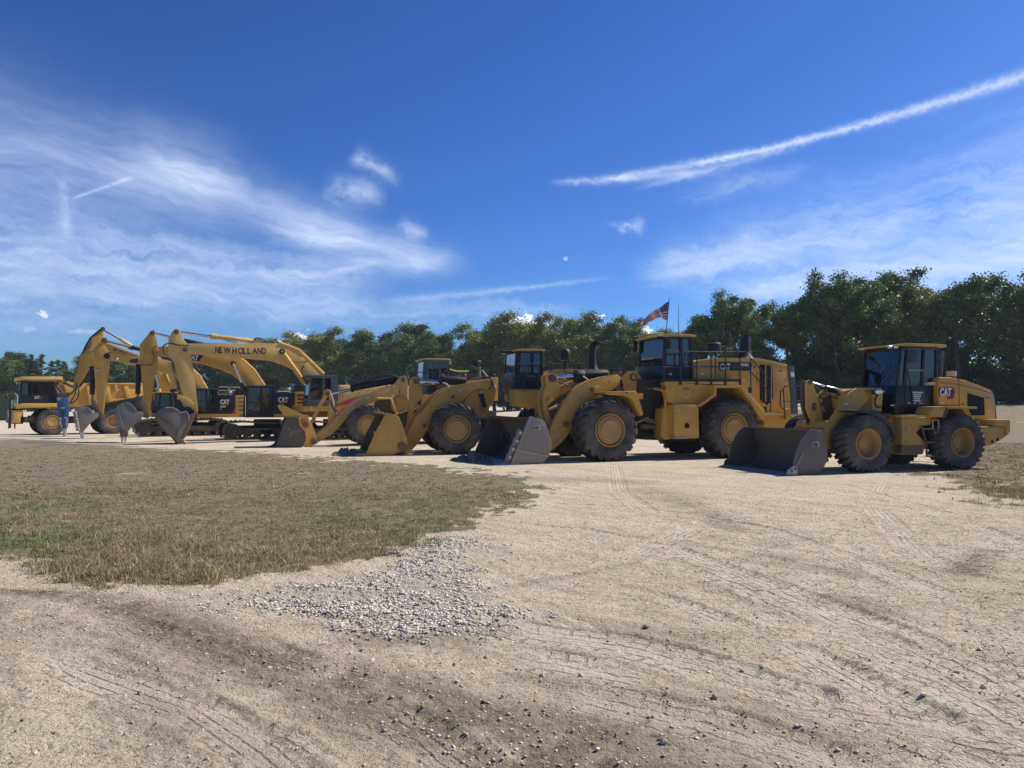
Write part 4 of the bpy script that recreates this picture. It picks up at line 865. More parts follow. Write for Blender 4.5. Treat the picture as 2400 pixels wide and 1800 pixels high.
    v.cyl('stick_cylinder_rod', (385, 138), (740, 186), .065, 1.63, 'chrome'); v.cyl('stick_cylinder', (740, 182), (1235, 240), .12, 1.63, 'yellow_pale'); v.cyl('cylinder_gland', (736, 182), (805, 190), .145, 1.63, 'yellow_pale')
    v.prism('cylinder_bracket', [(1225, 245), (1245, 215), (1290, 225), (1330, 265), (1225, 268)], 1.5, 1.76, 'yellow_pale')
    v.tube('hydraulic_hose', [(1228, 222), (1260, 203), (1320, 215), (1395, 258)], .03, 1.5, 'rubber', smooth=True); v.tube('hydraulic_hose', [(905, 232), (960, 246), (1040, 258)], .02, 1.5, 'rubber', smooth=True)
    st = v.prism('stick', [(272, 205), (308, 132), (345, 98), (385, 108), (412, 150), (420, 200), (478, 270), (492, 300), (512, 400), (540, 520), (562, 700), (578, 850), (596, 1010), (586, 1060), (530, 1000), (440, 900), (398, 740), (360, 600), (318, 470), (272, 380)], 1.40, 1.86, 'yellow_pale', bev=.015)
    v.disc('stick_pin', (352, 130), .13, 1.38, 'rust', st); v.disc('stick_pin', (525, 938), .13, 1.38, 'rubber', st)
    v.tube('hydraulic_hose', [(500, 285), (380, 282), (280, 262), (215, 285), (205, 340), (225, 390)], .03, 1.35, 'rubber', st, smooth=True)
    v.tube('hydraulic_hose', [(240, 420), (290, 450), (320, 500), (330, 600)], .03, 1.38, 'rubber', st, smooth=True)
    v.cyl('bucket_cylinder', (275, 480), (335, 780), .15, 1.63, 'yellow_pale', st); v.cyl('cylinder_gland', (318, 780), (322, 812), .17, 1.63, 'rubber', st)
    v.prism('bucket_link', [(360, 855), (400, 848), (520, 900), (560, 940), (540, 970), (480, 975), (400, 905), (362, 890)], 1.3, 1.4, 'yellow_pale', st); v.prism('bucket_link', [(400, 905), (440, 910), (476, 960), (460, 985), (430, 975)], 1.42, 1.5, 'yellow', st)
    v.prism('bucket_linkage', [(310, 800), (400, 880), (480, 980), (590, 1020), (580, 1080), (480, 1090), (380, 1050), (330, 960)], 1.44, 1.80, 'black', st)
    bko = [(142, 1100), (160, 1035), (225, 988), (300, 984), (360, 1008), (402, 1046), (470, 1032), (496, 1080), (490, 1132), (425, 1262), (392, 1330), (372, 1392), (335, 1345), (250, 1258), (165, 1160)]
    bk = ex_bucket(v, 'z6', bko, .95, 1.5, mat='steel_mid')
    xz = v.XZ([(496, 1075), (490, 1132), (425, 1262), (392, 1330), (372, 1392), (335, 1345), (250, 1258), (165, 1160), (142, 1100), (160, 1035), (225, 988), (300, 984), (360, 1008)], .95)
    MB().prism(shell(xz, -.05), 1.0, 2.4).build('bucket_shell', 'steel_dark', bk, .004)
    v.prism('bucket_back', [(494, 1078), (588, 1030), (556, 1100), (475, 1290), (432, 1348), (396, 1328), (425, 1262), (490, 1132)], 1.04, 2.3, 'rust', bk, bev=.01)
    v.prism('rim_strip', [(225, 982), (300, 978), (362, 1002), (402, 1038), (470, 1026), (502, 1080), (494, 1136), (486, 1132), (490, 1082), (466, 1036), (402, 1050), (356, 1012), (300, 988), (228, 992)], .9, 1.02, 'steel_lit', bk, bev=0)
    v.prism('wear_plate', [(338, 1338), (374, 1218), (428, 1262), (392, 1334), (374, 1392)], .9, .96, 'steel_mid', bk, bev=.004); v.prism('side_seam', [(165, 1090), (330, 1200), (326, 1210), (160, 1100)], .935, .952, 'steel_dark', bk, bev=0)
    for k in range(5):
        v.prism('tooth', [(368, 1390), (392, 1330), (430, 1345), (480, 1428), (455, 1425), (415, 1375), (400, 1385), (412, 1440), (392, 1425)], .98+k*.32, 1.10+k*.32, 'rust', bk, bev=.004, sv=1.0)
    return v
def cat_house(v, z, cabq, panel, yel, beam, s=.2, model='349F', sub='L', logo=None, tri='orange', roofz=None, model_c=None):
    pass
def e_cat_near():
    v = Veh('excavator', 'black and yellow CAT excavator, full-length glass door, directly left of the grey-cabbed excavator', 'excavator', (540, 1031.8), -.12, 27, 'excavators in the row of machines')
    v.z = 'z12'
    x0 = v.P(822, 1350, 0).x
    tracks(v, x0, 5.1, .98, 0, .6, 2.75)
    v.prism('house_frame', [(1250, 870), (2900, 866), (2900, 930), (1250, 938)], .2, 3.1, 'yellow', bev=.02)
    pn = v.prism('side_panel', [(1755, 868), (1760, 470), (1800, 478), (2140, 480), (2140, 700), (2080, 780), (2080, 868)], .17, .5, 'cab', bev=.02)
    v.text('CAT', [(1834, 660), (2018, 660), (1834, 556)], .163, 'white', pn, bold=.05)
    v.prism('logo_triangle', [(1885, 660), (1935, 610), (1985, 660)], .155, .165, 'yellow', pn, bev=0)
    v.text('336F', [(1842, 702), (1945, 702), (1842, 680)], .163, 'cream', pn, bold=.04)
    hs = v.prism('engine_house', [(2080, 868), (2084, 780), (2142, 705), (2142, 465), (2290, 462), (2900, 470), (2960, 560), (2960, 820), (2900, 868)], .2, 3.1, 'yellow', bev=.04)
    for k in range(4): v.prism('louvre', [(2185, 510+k*68), (2470, 510+k*68), (2470, 545+k*68), (2185, 545+k*68)], .19, .21, 'chassis', hs, bev=0)
    v.prism('house_top', [(1755, 500), (2142, 480), (2140, 868), (1755, 868)], .5, 3.1, 'black', bev=.02)
    v.prism('engine_hump', [(2105, 470), (2150, 340), (2180, 328), (2600, 335), (2680, 470)], .5, 2.2, 'black', bev=.05)
    v.cyl('precleaner', (1992, 432), (1992, 385), .21, .8, 'cream'); v.cyl('precleaner_neck', (1992, 475), (1992, 430), .1, .8, 'black')
    v.tube('handrail', [(1815, 485), (1818, 458), (1830, 452), (2040, 452), (2050, 460), (2052, 485)], .02, .3, 'white')
    b, c = cab(v, 'z12', (1218, 935), (1268, 365), (1755, 868), (1752, 365), 850, .15, 1.25, mids=(.52, .88), over=(.06, .06, .03), rthick=.07, roofmat='greycab', post=.08)
    v.prism('door_rail', [(1290, 655), (1545, 650), (1545, 662), (1290, 667)], .135, .15, 'black', b, bev=0)
    v.prism('rear_panel', [(1585, 760), (1700, 650), (1725, 640), (1755, 640), (1755, 850), (1560, 850)], .138, .17, 'cab', b, bev=0)
    v.tube('grab_handle', [(1225, 540), (1225, 900)], .018, .10, 'cream', b); v.cyl('wiper', (1330, 420), (1525, 590), .012, .12, 'rubber', b)
    B0, B1 = 1.38, 1.98; v.z = 'z6'
    boom = [(110, 312), (200, 292), (420, 292), (640, 338), (1040, 424), (1112, 464), (1222, 568), (1338, 740), (1420, 900), (1400, 980), (1290, 960), (1230, 850), (1140, 734), (1000, 612), (860, 553), (660, 492), (400, 440), (200, 402), (104, 380)]
    bm_ = v.prism('boom', boom, B0, B1, 'yellow', bev=.015)
    v.prism('boom_decal', [(430, 372), (664, 394), (604, 466), (430, 430)], B0-.006, B0+.01, 'cab', bm_, bev=0)
    v.text('CAT', [(478, 440), (596, 458), (486, 384)], B0-.012, 'white', bm_, bold=.05)
    for k in range(3): v.tube('hydraulic_pipe', [(1050+k*6, 420-k*2), (1118+k*5, 458-k*2), (1230+k*5, 562-k*2), (1345+k*5, 735-k*2)], .022, B0+.1+.12*k, 'yellow_pale')
    v.disc('boom_pin', (990, 490), .12, B0-.16, 'rubber'); v.cyl('boom_cylinder_rod', (990, 490), (1098, 720), .055, B0-.16, 'chrome'); v.cyl('boom_cylinder', (1092, 705), (1200, 930), .12, B0-.16, 'rubber')
    v.z = 'z13'
    v.disc('boom_pin', (1305, 478), .13, B0-.02, 'yellow'); v.disc('boom_pin', (1560, 580), .16, B0-.03, 'yellow')
    st = v.prism('stick', [(1010, 375), (1158, 195), (1190, 150), (1220, 132), (1270, 138), (1298, 190), (1335, 350), (1352, 430), (1345, 650), (1322, 850), (1285, 1000), (1262, 1200), (1215, 1500), (1190, 1660), (1160, 1640), (1130, 1500), (1080, 1380), (1060, 1100), (1040, 900), (1012, 700)], 1.45, 1.91, 'yellow', bev=.015)
    v.disc('stick_pin', (1245, 160), .13, 1.43, 'rust', st); v.tube('eye_wire', [(1240, 120), (1265, 100), (1285, 100), (1270, 125)], .012, 1.45, 'steel', st)
    v.tube('hydraulic_hose', [(1335, 410), (1275, 430), (1255, 520), (1280, 640), (1240, 730), (1150, 765), (1010, 745)], .028, 1.40, 'rust', st, smooth=True)
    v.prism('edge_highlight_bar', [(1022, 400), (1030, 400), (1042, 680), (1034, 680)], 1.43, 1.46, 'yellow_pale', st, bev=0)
    v.text('ESCO', [(1075, 1340), (1075, 1160), (1050, 1340)], 1.44, 'yellow', st) if False else None
    v.cyl('stick_cylinder_rod', (1300, 172), (1950, 330), .065, 1.68, 'chrome'); v.cyl('stick_cylinder', (1830, 300), (2300, 400), .12, 1.68, 'rubber')
    v.cyl('bucket_cylinder', (985, 740), (972, 1290), .13, 1.68, 'rubber', st); v.cyl('bucket_cylinder_rod', (972, 1290), (972, 1370), .06, 1.68, 'steel', st)
    v.tube('hydraulic_hose', [(1360, 590), (1500, 630), (1600, 660), (1640, 740), (1645, 860)], .03, 1.35, 'rubber', smooth=True)
    v.z = 'z7'
    v.prism('bucket_link', [(1022, 985), (1050, 968), (1078, 990), (1182, 1150), (1200, 1215), (1178, 1252), (1120, 1235), (1020, 1160), (1008, 1060)], 1.40, 1.46, 'rust', st)
    bko = [(766, 1200), (790, 1112), (850, 1064), (910, 1050), (972, 1072), (1022, 1130), (1036, 1160), (1098, 1164), (1126, 1192), (1110, 1232), (1042, 1300), (972, 1360), (942, 1400), (925, 1440), (860, 1440), (822, 1400), (790, 1310)]
    bk = ex_bucket(v, 'z7', bko, 1.0, 1.5)
    xz = v.XZ([(942, 1400), (925, 1440), (860, 1440), (822, 1400), (790, 1310), (766, 1200), (790, 1112), (850, 1064), (910, 1050), (972, 1072), (1022, 1130)], 1.0); MB().prism(shell(xz, -.05), 1.05, 2.45).build('bucket_shell', 'steel_dark', bk, .004)
    v.prism('bucket_back', [(1098, 1164), (1126, 1192), (1110, 1232), (1042, 1300), (972, 1360), (942, 1400), (935, 1390), (1030, 1290), (1100, 1220)], 1.05, 2.4, 'steel_lit', bk, bev=.004)
    v.prism('side_rib', [(800, 1098), (808, 1096), (880, 1358), (870, 1362)], .95, 1.0, 'steel_lit', bk, bev=0)
    v.prism('rim_strip', [(910, 1044), (976, 1066), (1028, 1126), (1040, 1156), (1030, 1160), (1016, 1132), (968, 1078), (908, 1056)], .96, 1.07, 'steel_lit', bk, bev=0)
    v.prism('adapter', [(822, 1390), (860, 1370), (925, 1385), (942, 1430), (925, 1470), (840, 1470)], .94, 1.2, 'steel_dark', bk, bev=.02)
    for k in range(5): v.prism('tooth', [(838, 1455), (872, 1450), (880, 1500), (872, 1540), (852, 1542), (846, 1500)], .98+k*.32, 1.12+k*.32, 'steel_lit' if k < 2 else 'steel', bk, bev=.01, sv=1.0)
    v.prism('tooth', [(886, 1450), (920, 1450), (916, 1500), (905, 1540), (892, 1540)], .97, 1.1, 'steel_lit', bk, bev=.01, sv=1.0)
    return v
def e_cat_far():
    v = Veh('excavator', 'black and yellow CAT excavator marked 349F L, second excavator behind the NEW HOLLAND boom', 'excavator', (400, 1022.8), -.12, 29, 'excavators in the row of machines')
    v.z = 'z7'; x0 = v.P(1015, 1450, 0).x; v.z = 'z12'
    tracks(v, x0, 5.4, 1.0, 0, .6, 2.75)
    v.prism('house_frame', [(340, 872), (2400, 860), (2400, 925), (340, 938)], .2, 3.1, 'yellow', bev=.02)
    pn = v.prism('side_panel', [(705, 868), (712, 528), (1035, 532), (1035, 770), (955, 868)], .17, .5, 'cab', bev=.02)
    v.prism('decal_tail', [(955, 868), (1037, 765), (1037, 868)], .165, .5, 'red', pn, bev=0)
    lt = v.text('CAT', [(760, 695), (930, 697), (760, 600)], .163, 'white', pn, bold=.05); v.prism('logo_triangle', [(812, 697), (852, 655), (895, 697)], .155, .165, 'orange', lt, bev=0)
    v.text('349F', [(762, 755), (868, 757), (762, 715)], .163, 'white', pn, bold=.04); v.text('L', [(765, 798), (782, 798), (765, 770)], .163, 'white', pn, bold=.04)
    hs = v.prism('engine_house', [(1037, 868), (1037, 528), (1200, 526), (2400, 530), (2450, 600), (2450, 868)], .2, 3.1, 'yellow', bev=.03)
    for k in range(4): v.prism('louvre', [(1098, 560+k*75), (1300, 560+k*75), (1300, 590+k*75), (1098, 590+k*75)], .19, .21, 'rust', hs, bev=0)
    v.prism('house_top', [(705, 540), (1037, 534), (1037, 868), (705, 868)], .5, 3.1, 'black', bev=.02)
    v.prism('engine_hump', [(1005, 520), (1045, 410), (1075, 400), (1600, 405), (1650, 530)], .5, 2.2, 'black', bev=.05)
    v.cyl('precleaner', (915, 492), (915, 440), .2, .8, 'cream'); v.cyl('precleaner_neck', (915, 530), (915, 490), .1, .8, 'black')
    for p in ([(738, 530), (740, 508), (950, 508), (958, 520)], [(722, 500), (722, 435), (900, 435), (1040, 435)], [(730, 380), (745, 370), (890, 370), (910, 385), (912, 430)], [(935, 470), (935, 375), (1110, 375), (1125, 395)]): v.tube('handrail', p, .02, .35, 'cream')
    b, c = cab(v, 'z12', (325, 868), (300, 415), (705, 868), (702, 415), 850, .15, 1.25, mids=(.50, .88), over=(.05, .05, .03), rthick=.07, roofmat='greycab', post=.08)
    v.prism('rear_panel', [(540, 750), (640, 650), (660, 640), (705, 640), (705, 850), (530, 850)], .138, .17, 'cab', b, bev=0)
    v.prism('door_rail', [(345, 630), (480, 630), (480, 642), (345, 642)], .135, .15, 'black', b, bev=0)
    B0, B1 = 1.38, 1.98; v.z = 'z13'
    v.prism('boom', [(434, 505), (600, 520), (960, 572), (1400, 640), (1800, 740), (1990, 830), (2100, 950), (2212, 1130), (2320, 1330), (2330, 1500), (2250, 1500), (2100, 1300), (1950, 1140), (1750, 1012), (1570, 926), (1320, 852), (960, 772), (600, 682), (434, 650)], B0, B1, 'yellow', bev=.015)
    v.prism('boom_decal', [(806, 690), (850, 645), (975, 632), (975, 720), (830, 708)], B0-.01, B0+.01, 'purple', [o for o in v.root.children if o.name.startswith('boom')][-1], bev=0)
    v.cyl('boom_lamp', (570, 640), (598, 660), .09, B0-.06, 'cream')
    for k in range(3): v.tube('hydraulic_pipe', [(1980+k*6, 826-k*4), (2106+k*6, 942-k*4), (2222+k*6, 1130-k*4), (2300+k*6, 1280)], .022, B0+.1+.12*k, 'yellow_pale')
    v.tube('hydraulic_hose', [(440, 520), (560, 508), (700, 540), (820, 565), (960, 575)], .035, B0-.03, 'rust', smooth=True)
    st = v.prism('stick', [(132, 500), (240, 345), (285, 328), (345, 365), (440, 500), (462, 620), (452, 800), (430, 960), (405, 1100), (375, 1400), (340, 1650), (310, 1690), (270, 1640), (240, 1500), (215, 1300), (175, 1000), (150, 740)], 1.45, 1.91, 'yellow', bev=.015)
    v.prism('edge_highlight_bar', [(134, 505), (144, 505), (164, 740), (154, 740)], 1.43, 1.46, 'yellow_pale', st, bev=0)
    v.disc('stick_pin', (400, 585), .17, 1.40, 'rubber', st); v.tube('hydraulic_hose', [(160, 838), (230, 852), (300, 840), (330, 800)], .03, 1.4, 'cream', st, smooth=True)
    v.disc('stick_pin', (352, 298), .17, 1.42, 'rust', st); v.cyl('stick_cylinder_rod', (400, 312), (1010, 462), .075, 1.68, 'steel'); v.cyl('stick_cylinder', (840, 425), (1400, 560), .12, 1.68, 'rubber')
    v.cyl('bucket_cylinder', (125, 780), (130, 1300), .15, 1.68, 'rubber', st); v.cyl('bucket_cylinder_rod', (130, 1300), (133, 1450), .07, 1.68, 'steel', st)
    v.z = 'z7'
    v.prism('bucket_link', [(480, 1010), (510, 1000), (560, 1060), (600, 1140), (650, 1215), (620, 1250), (570, 1210), (520, 1150), (490, 1100)], 1.38, 1.44, 'rust', st)
    bko = [(272, 1190), (300, 1128), (370, 1102), (440, 1110), (482, 1145), (498, 1178), (560, 1174), (580, 1202), (566, 1242), (520, 1272), (470, 1312), (402, 1395), (370, 1440), (345, 1430), (300, 1300)]
    bk = ex_bucket(v, 'z7', bko, 1.0, 1.6)
    xz = v.XZ([(402, 1395), (370, 1440), (345, 1430), (300, 1300), (272, 1190), (300, 1128), (370, 1102), (440, 1110), (482, 1145)], 1.0); MB().prism(shell(xz, -.05), 1.05, 2.55).build('bucket_shell', 'steel_dark', bk, .004)
    v.prism('bucket_back', [(560, 1174), (580, 1202), (566, 1242), (520, 1272), (470, 1312), (402, 1395), (395, 1385), (465, 1300), (560, 1225)], 1.05, 2.5, 'steel_lit', bk, bev=.004)
    v.prism('rim_strip', [(440, 1104), (488, 1140), (504, 1172), (494, 1182), (478, 1150), (438, 1116)], .95, 1.08, 'steel_lit', bk, bev=0)
    for k in range(6): v.cyl('edge_guard', (284+k*7.5, 1165+k*40), (290+k*7.5, 1198+k*40), .11, .98, 'steel', bk)
    for k in range(5): v.prism('tooth', [(335, 1395), (362, 1420), (400, 1425), (398, 1512), (362, 1512), (352, 1460)], .98+k*.34, 1.12+k*.34, 'steel_lit' if k < 2 else 'steel', bk, bev=.01, sv=1.0)
    return v
def e_hammer():
    v = Veh('excavator', 'yellow excavator holding a blue hydraulic breaker, partly hidden, last excavator before the dump truck', 'excavator', (380, 1017.9), -.12, 30, 'excavators in the row of machines')
    v.z = 'z13'
    x0 = v.P(1150, 1900, 0).x; tracks(v, x0, 5.0, 1.0, 0, .6, 2.7)
    v.prism('house_frame', [(1230, 1640), (2300, 1640), (2300, 1720), (1230, 1720)], .2, 3.1, 'yellow', bev=.02)
    v.prism('engine_house', [(1620, 1640), (1620, 1300), (2300, 1290), (2400, 1400), (2400, 1640)], .2, 3.1, 'yellow', bev=.05)
    b, c = cab(v, 'z13', (1232, 1640), (1290, 1290), (1610, 1640), (1620, 1270), 1510, .15, 1.25, mids=(.32, .86), over=(.05, .3, .05), rthick=.12, roofmat='yellow_pale', post=.08, frame='black')
    v.prism('handrail_post', [(1700, 1222), (1790, 1222), (1830, 1310), (1812, 1312), (1780, 1240), (1700, 1236)], .2, .26, 'yellow', bev=0)
    B0, B1 = 1.35, 1.95; v.z = 'z7'
    bm_ = v.prism('boom', [(640, 335), (690, 326), (722, 342), (1060, 476), (1250, 560), (1400, 640), (1480, 720), (1510, 880), (1490, 960), (1400, 960), (1340, 900), (1290, 760), (1240, 690), (1040, 604), (880, 540), (720, 500), (660, 440)], B0, B1, 'yellow', bev=.015)
    v.text('KOMATSU', [(752, 424), (1010, 508), (760, 388)], B0-.006, 'purple', bm_, bold=.05)
    for x in (800, 812): v.prism('boom_lug', [(x, 455), (x+18, 470), (x+16, 490), (x-6, 480)], B0-.1, B0, 'cream', bm_, bev=0)
    v.tube('boom_rail', [(1385, 690), (1430, 790), (1478, 900)], .05, B0-.05, 'yellow_pale'); v.cyl('boom_cylinder_rod', (1275, 720), (1312, 905), .06, B0-.2, 'chrome'); v.cyl('boom_cylinder', (1305, 890), (1330, 990), .12, B0-.2, 'yellow')
    st = v.prism('stick', [(360, 470), (420, 340), (470, 268), (605, 150), (640, 158), (632, 250), (640, 300), (690, 330), (700, 420), (600, 480), (520, 600), (480, 620), (400, 760), (330, 860), (270, 900), (262, 850), (300, 740), (330, 620)], 1.42, 1.88, 'yellow', bev=.015)
    v.disc('stick_pin', (628, 160), .14, 1.40, 'rust', st); v.disc('stick_pin', (655, 305), .16, 1.40, 'rubber', st)
    v.cyl('stick_cylinder_rod', (650, 178), (850, 292), .07, 1.65, 'steel'); v.cyl('stick_cylinder', (845, 288), (975, 370), .13, 1.65, 'cream'); v.cyl('cylinder_gland', (940, 370), (1000, 395), .17, 1.65, 'rubber')
    v.tube('hydraulic_hose', [(490, 280), (480, 360), (430, 420), (500, 440)], .03, 1.38, 'rust', st, smooth=True)
    for k in range(2): v.tube('hydraulic_pipe', [(372+k*12, 460), (470, 270+k*10), (600, 160+k*12)], .03, 1.38, 'rubber', st)
    v.cyl('bucket_cylinder', (500, 640), (330, 860), .13, 1.65, 'chassis', st); v.cyl('bucket_cylinder_rod', (330, 860), (240, 950), .07, 1.65, 'steel', st)
    v.prism('bucket_link', [(140, 800), (160, 790), (270, 850), (262, 880), (150, 830)], 1.36, 1.42, 'rust', st)
    v.tube('hydraulic_hose', [(298, 820), (335, 900), (320, 1000), (260, 1060), (215, 1055)], .035, 1.36, 'rubber', smooth=True); v.tube('hydraulic_hose', [(310, 830), (290, 950), (250, 1030), (250, 1060)], .035, 1.33, 'rubber', smooth=True)
    v.prism('breaker_bracket', [(70, 985), (75, 950), (125, 930), (220, 935), (240, 950), (212, 988)], 1.35, 1.95, 'rust', st)
    v.z = 'z14'
    hm = v.prism('breaker', [(1226, 690), (1250, 652), (1450, 650), (1478, 700), (1492, 1000), (1472, 1300), (1440, 1342), (1320, 1322), (1272, 1120), (1240, 1080)], 1.25, 2.05, 'blue', bev=.03)
    v.prism('breaker_slot', [(1322, 905), (1390, 905), (1384, 1078), (1318, 1070)], 1.235, 1.26, 'chassis', hm, bev=0); v.prism('breaker_plate', [(1322, 865), (1398, 868), (1398, 905), (1322, 900)], 1.235, 1.26, 'cream', hm, bev=0)
    v.disc('breaker_pin', (1270, 695), .10, 1.22, 'steel_lit', hm)
    for p in ([(1272, 1106), (1310, 1106), (1314, 1140), (1290, 1180), (1312, 1230), (1332, 1290), (1320, 1318)], [(1392, 1096), (1440, 1092), (1446, 1160), (1432, 1220), (1448, 1290), (1425, 1335)]): v.tube('breaker_guard', p, .03, 1.22, 'steel_lit', hm)
    v.tube('chisel', [(1402, 1300), (1400, 1420), (1398, 1500), (1400, 1545)], [.13, .12, .1, .05], 1.65, 'steel_lit', hm, n=14)
    return v
# ================================================================== haul truck
def truck():
    v = Veh('dump_truck', 'rigid quarry dump truck with open ribbed body and black CAT cab under a yellow canopy', 'dump truck', (122, 1020), -.3, 40)
    v.z = 'z14'; Rr = .95; W = .52; T = 3.3
    cf = v.P(1125, 1215, 0).x; cr = v.P(760, 1275, 0, 'z7').x
    wheel(v, cf, Rr, W, 0, rscale=.95); wheel(v, cf, Rr, W, T-W, far=True, rscale=.95)
    for s_, f in ((.0, 0), (.56, 0), (T-W, 1), (T-W-.56, 1)): wheel(v, cr, Rr, W, s_, far=bool(f), deep=True, rscale=.95)
    MB().box((cf-.8, 1.1, .8), (cr+1.0, 2.2, 1.3)).build('chassis', 'chassis', v.root, .05)
    for cx in (cf, cr): MB().tube([(cx, .4, .95), (cx, T-.4, .95)], .25, 14).build('axle', 'chassis', v.root)
    v.prism('deck', [(330, 900), (480, 850), (1240, 845), (1240, 880), (520, 888), (420, 905)], .15, 3.2, 'yellow', bev=.02)
    v.prism('deck_fascia', [(470, 785), (1235, 785), (1235, 862), (520, 875), (340, 895), (350, 855)], .12, .3, 'yellow', bev=.01)
    v.prism('front_fender', [(290, 935), (505, 930), (480, 1050), (450, 1090), (440, 1210), (245, 1215), (250, 1150), (290, 1100)], .2, 1.2, 'yellow', bev=.03)
    v.prism('grille_block', [(250, 905), (505, 900), (505, 1230), (250, 1230)], 1.2, 2.3, 'grille', bev=.03)
    v.prism('front_fender', [(290, 935), (505, 930), (480, 1050), (450, 1090), (440, 1210), (245, 1215), (250, 1150), (290, 1100)], 2.3, 3.2, 'yellow', bev=.03, sv=.2)
    v.prism('battery_box', [(520, 1080), (610, 1080), (610, 1200), (520, 1200)], .3, .8, 'chassis'); v.prism('battery_box', [(620, 1050), (755, 1050), (755, 1200), (620, 1200)], .3, .8, 'chassis')
    for x in (205, 225): v.tube('front_ladder', [(x, 700), (x, 1000), (x+6, 1320)], .03, .6, 'black')
    for x in (195, 322): v.prism('ladder_foot', [(x-14, 1150), (x+14, 1150), (x+14, 1330), (x-14, 1330)], 1.0, 1.2, 'black', bev=0)
    for p in ([(375, 850), (375, 620), (330, 570)], [(290, 560), (290, 900)], [(80, 660), (290, 665)], [(130, 830), (290, 835)]): v.tube('handrail', p, .025, .3, 'cream' if p[0][0] > 370 else 'black')
    b, c = cab(v, 'z14', (395, 785), (445, 330), (1225, 785), (1160, 330), 600, .35, 2.0, mids=(.35, .62), over=(.06, .06, .03), rthick=.06, roofmat='black', post=.14, frame='cab')
    v.text('CAT', [(740, 690), (858, 690), (740, 625)], .343, 'cream', b, bold=.04); v.prism('logo_edge', [(870, 640), (905, 650), (900, 710), (860, 712)], .344, .36, 'chassis', b, bev=0)
    v.prism('cab_rear_panel', [(930, 600), (930, 340), (1160, 335), (1215, 600)], .34, .5, 'cab', b, bev=0)
    v.prism('window_glare', [(885, 460), (955, 460), (955, 560), (885, 555)], .33, .345, 'glass_blue', b, bev=0)
    can = v.prism('canopy', [(440, 215), (505, 208), (1355, 208), (1362, 285), (500, 275), (440, 290)], .1, 3.25, 'yellow_pale', bev=.02)
    v.prism('canopy_wing', [(350, 318), (540, 320), (660, 360), (650, 395), (385, 385)], 2.9, 3.4, 'yellow_pale', can, bev=.01)
    v.tube('canopy_brace', [(1170, 340), (1290, 520), (1320, 560)], .05, .4, 'black')
    v.prism('body_shoulder', [(1270, 380), (1290, 312), (1330, 310), (1400, 320), (1500, 312), (1505, 345), (1560, 350), (1555, 365), (1490, 388), (1330, 375)], .3, 2.9, 'yellow_pale', bev=.01)
    # dump body
    v.z = 'z13'
    bd = v.prism('dump_body', [(-430, 1030), (-330, 1070), (60, 1098), (1060, 1098), (1085, 1180), (1080, 1310), (930, 1352), (500, 1432), (380, 1450), (60, 1500), (-150, 1540), (-290, 1500), (-340, 1300)], .12, 3.3, 'yellow', bev=.015)
    v.prism('body_rail', [(60, 1088), (1062, 1088), (1062, 1112), (60, 1112)], .03, 3.4, 'yellow_pale', bd, bev=.01)
    v.prism('bottom_rail', [(495, 1400), (930, 1325), (1080, 1290), (1080, 1318), (930, 1354), (380, 1452), (380, 1430)], .02, .14, 'yellow', bd, bev=.01)
    for x in (75, 420, 770): v.prism('body_rib', [(x, 1140), (x+20, 1145), (x+85, 1430-(x-420)*.18), (x-5, 1440-(x-420)*.18), (x-60, 1142)], -.02, .12, 'yellow', bd, bev=.01)
    v.prism('body_bracket', [(538, 1120), (590, 1120), (586, 1225), (568, 1245), (548, 1225)], .02, .12, 'yellow', bd, bev=.01)
    v.prism('mud_flap', [(1100, 1320), (1120, 1320), (1120, 1600), (1100, 1600)], .1, 1.1, 'black', bev=0)
    return v
def clutter(v, z, hoses=(), bolts=(), stickers=(), parent=None):
    for pts, r, sv, m in hoses: v.tube('hydraulic_hose', pts, r, sv, m, parent, z, smooth=True, n=6)
    for c, r, sv in bolts: v.disc('bolt', c, r, sv, 'steel', parent, z, th=.015)
    for (x, y, w_, h_), sv, m in stickers: v.prism('sticker', [(x, y), (x+w_, y), (x+w_, y+h_), (x, y+h_)], sv, sv+.006, m, parent, z=z, bev=0)
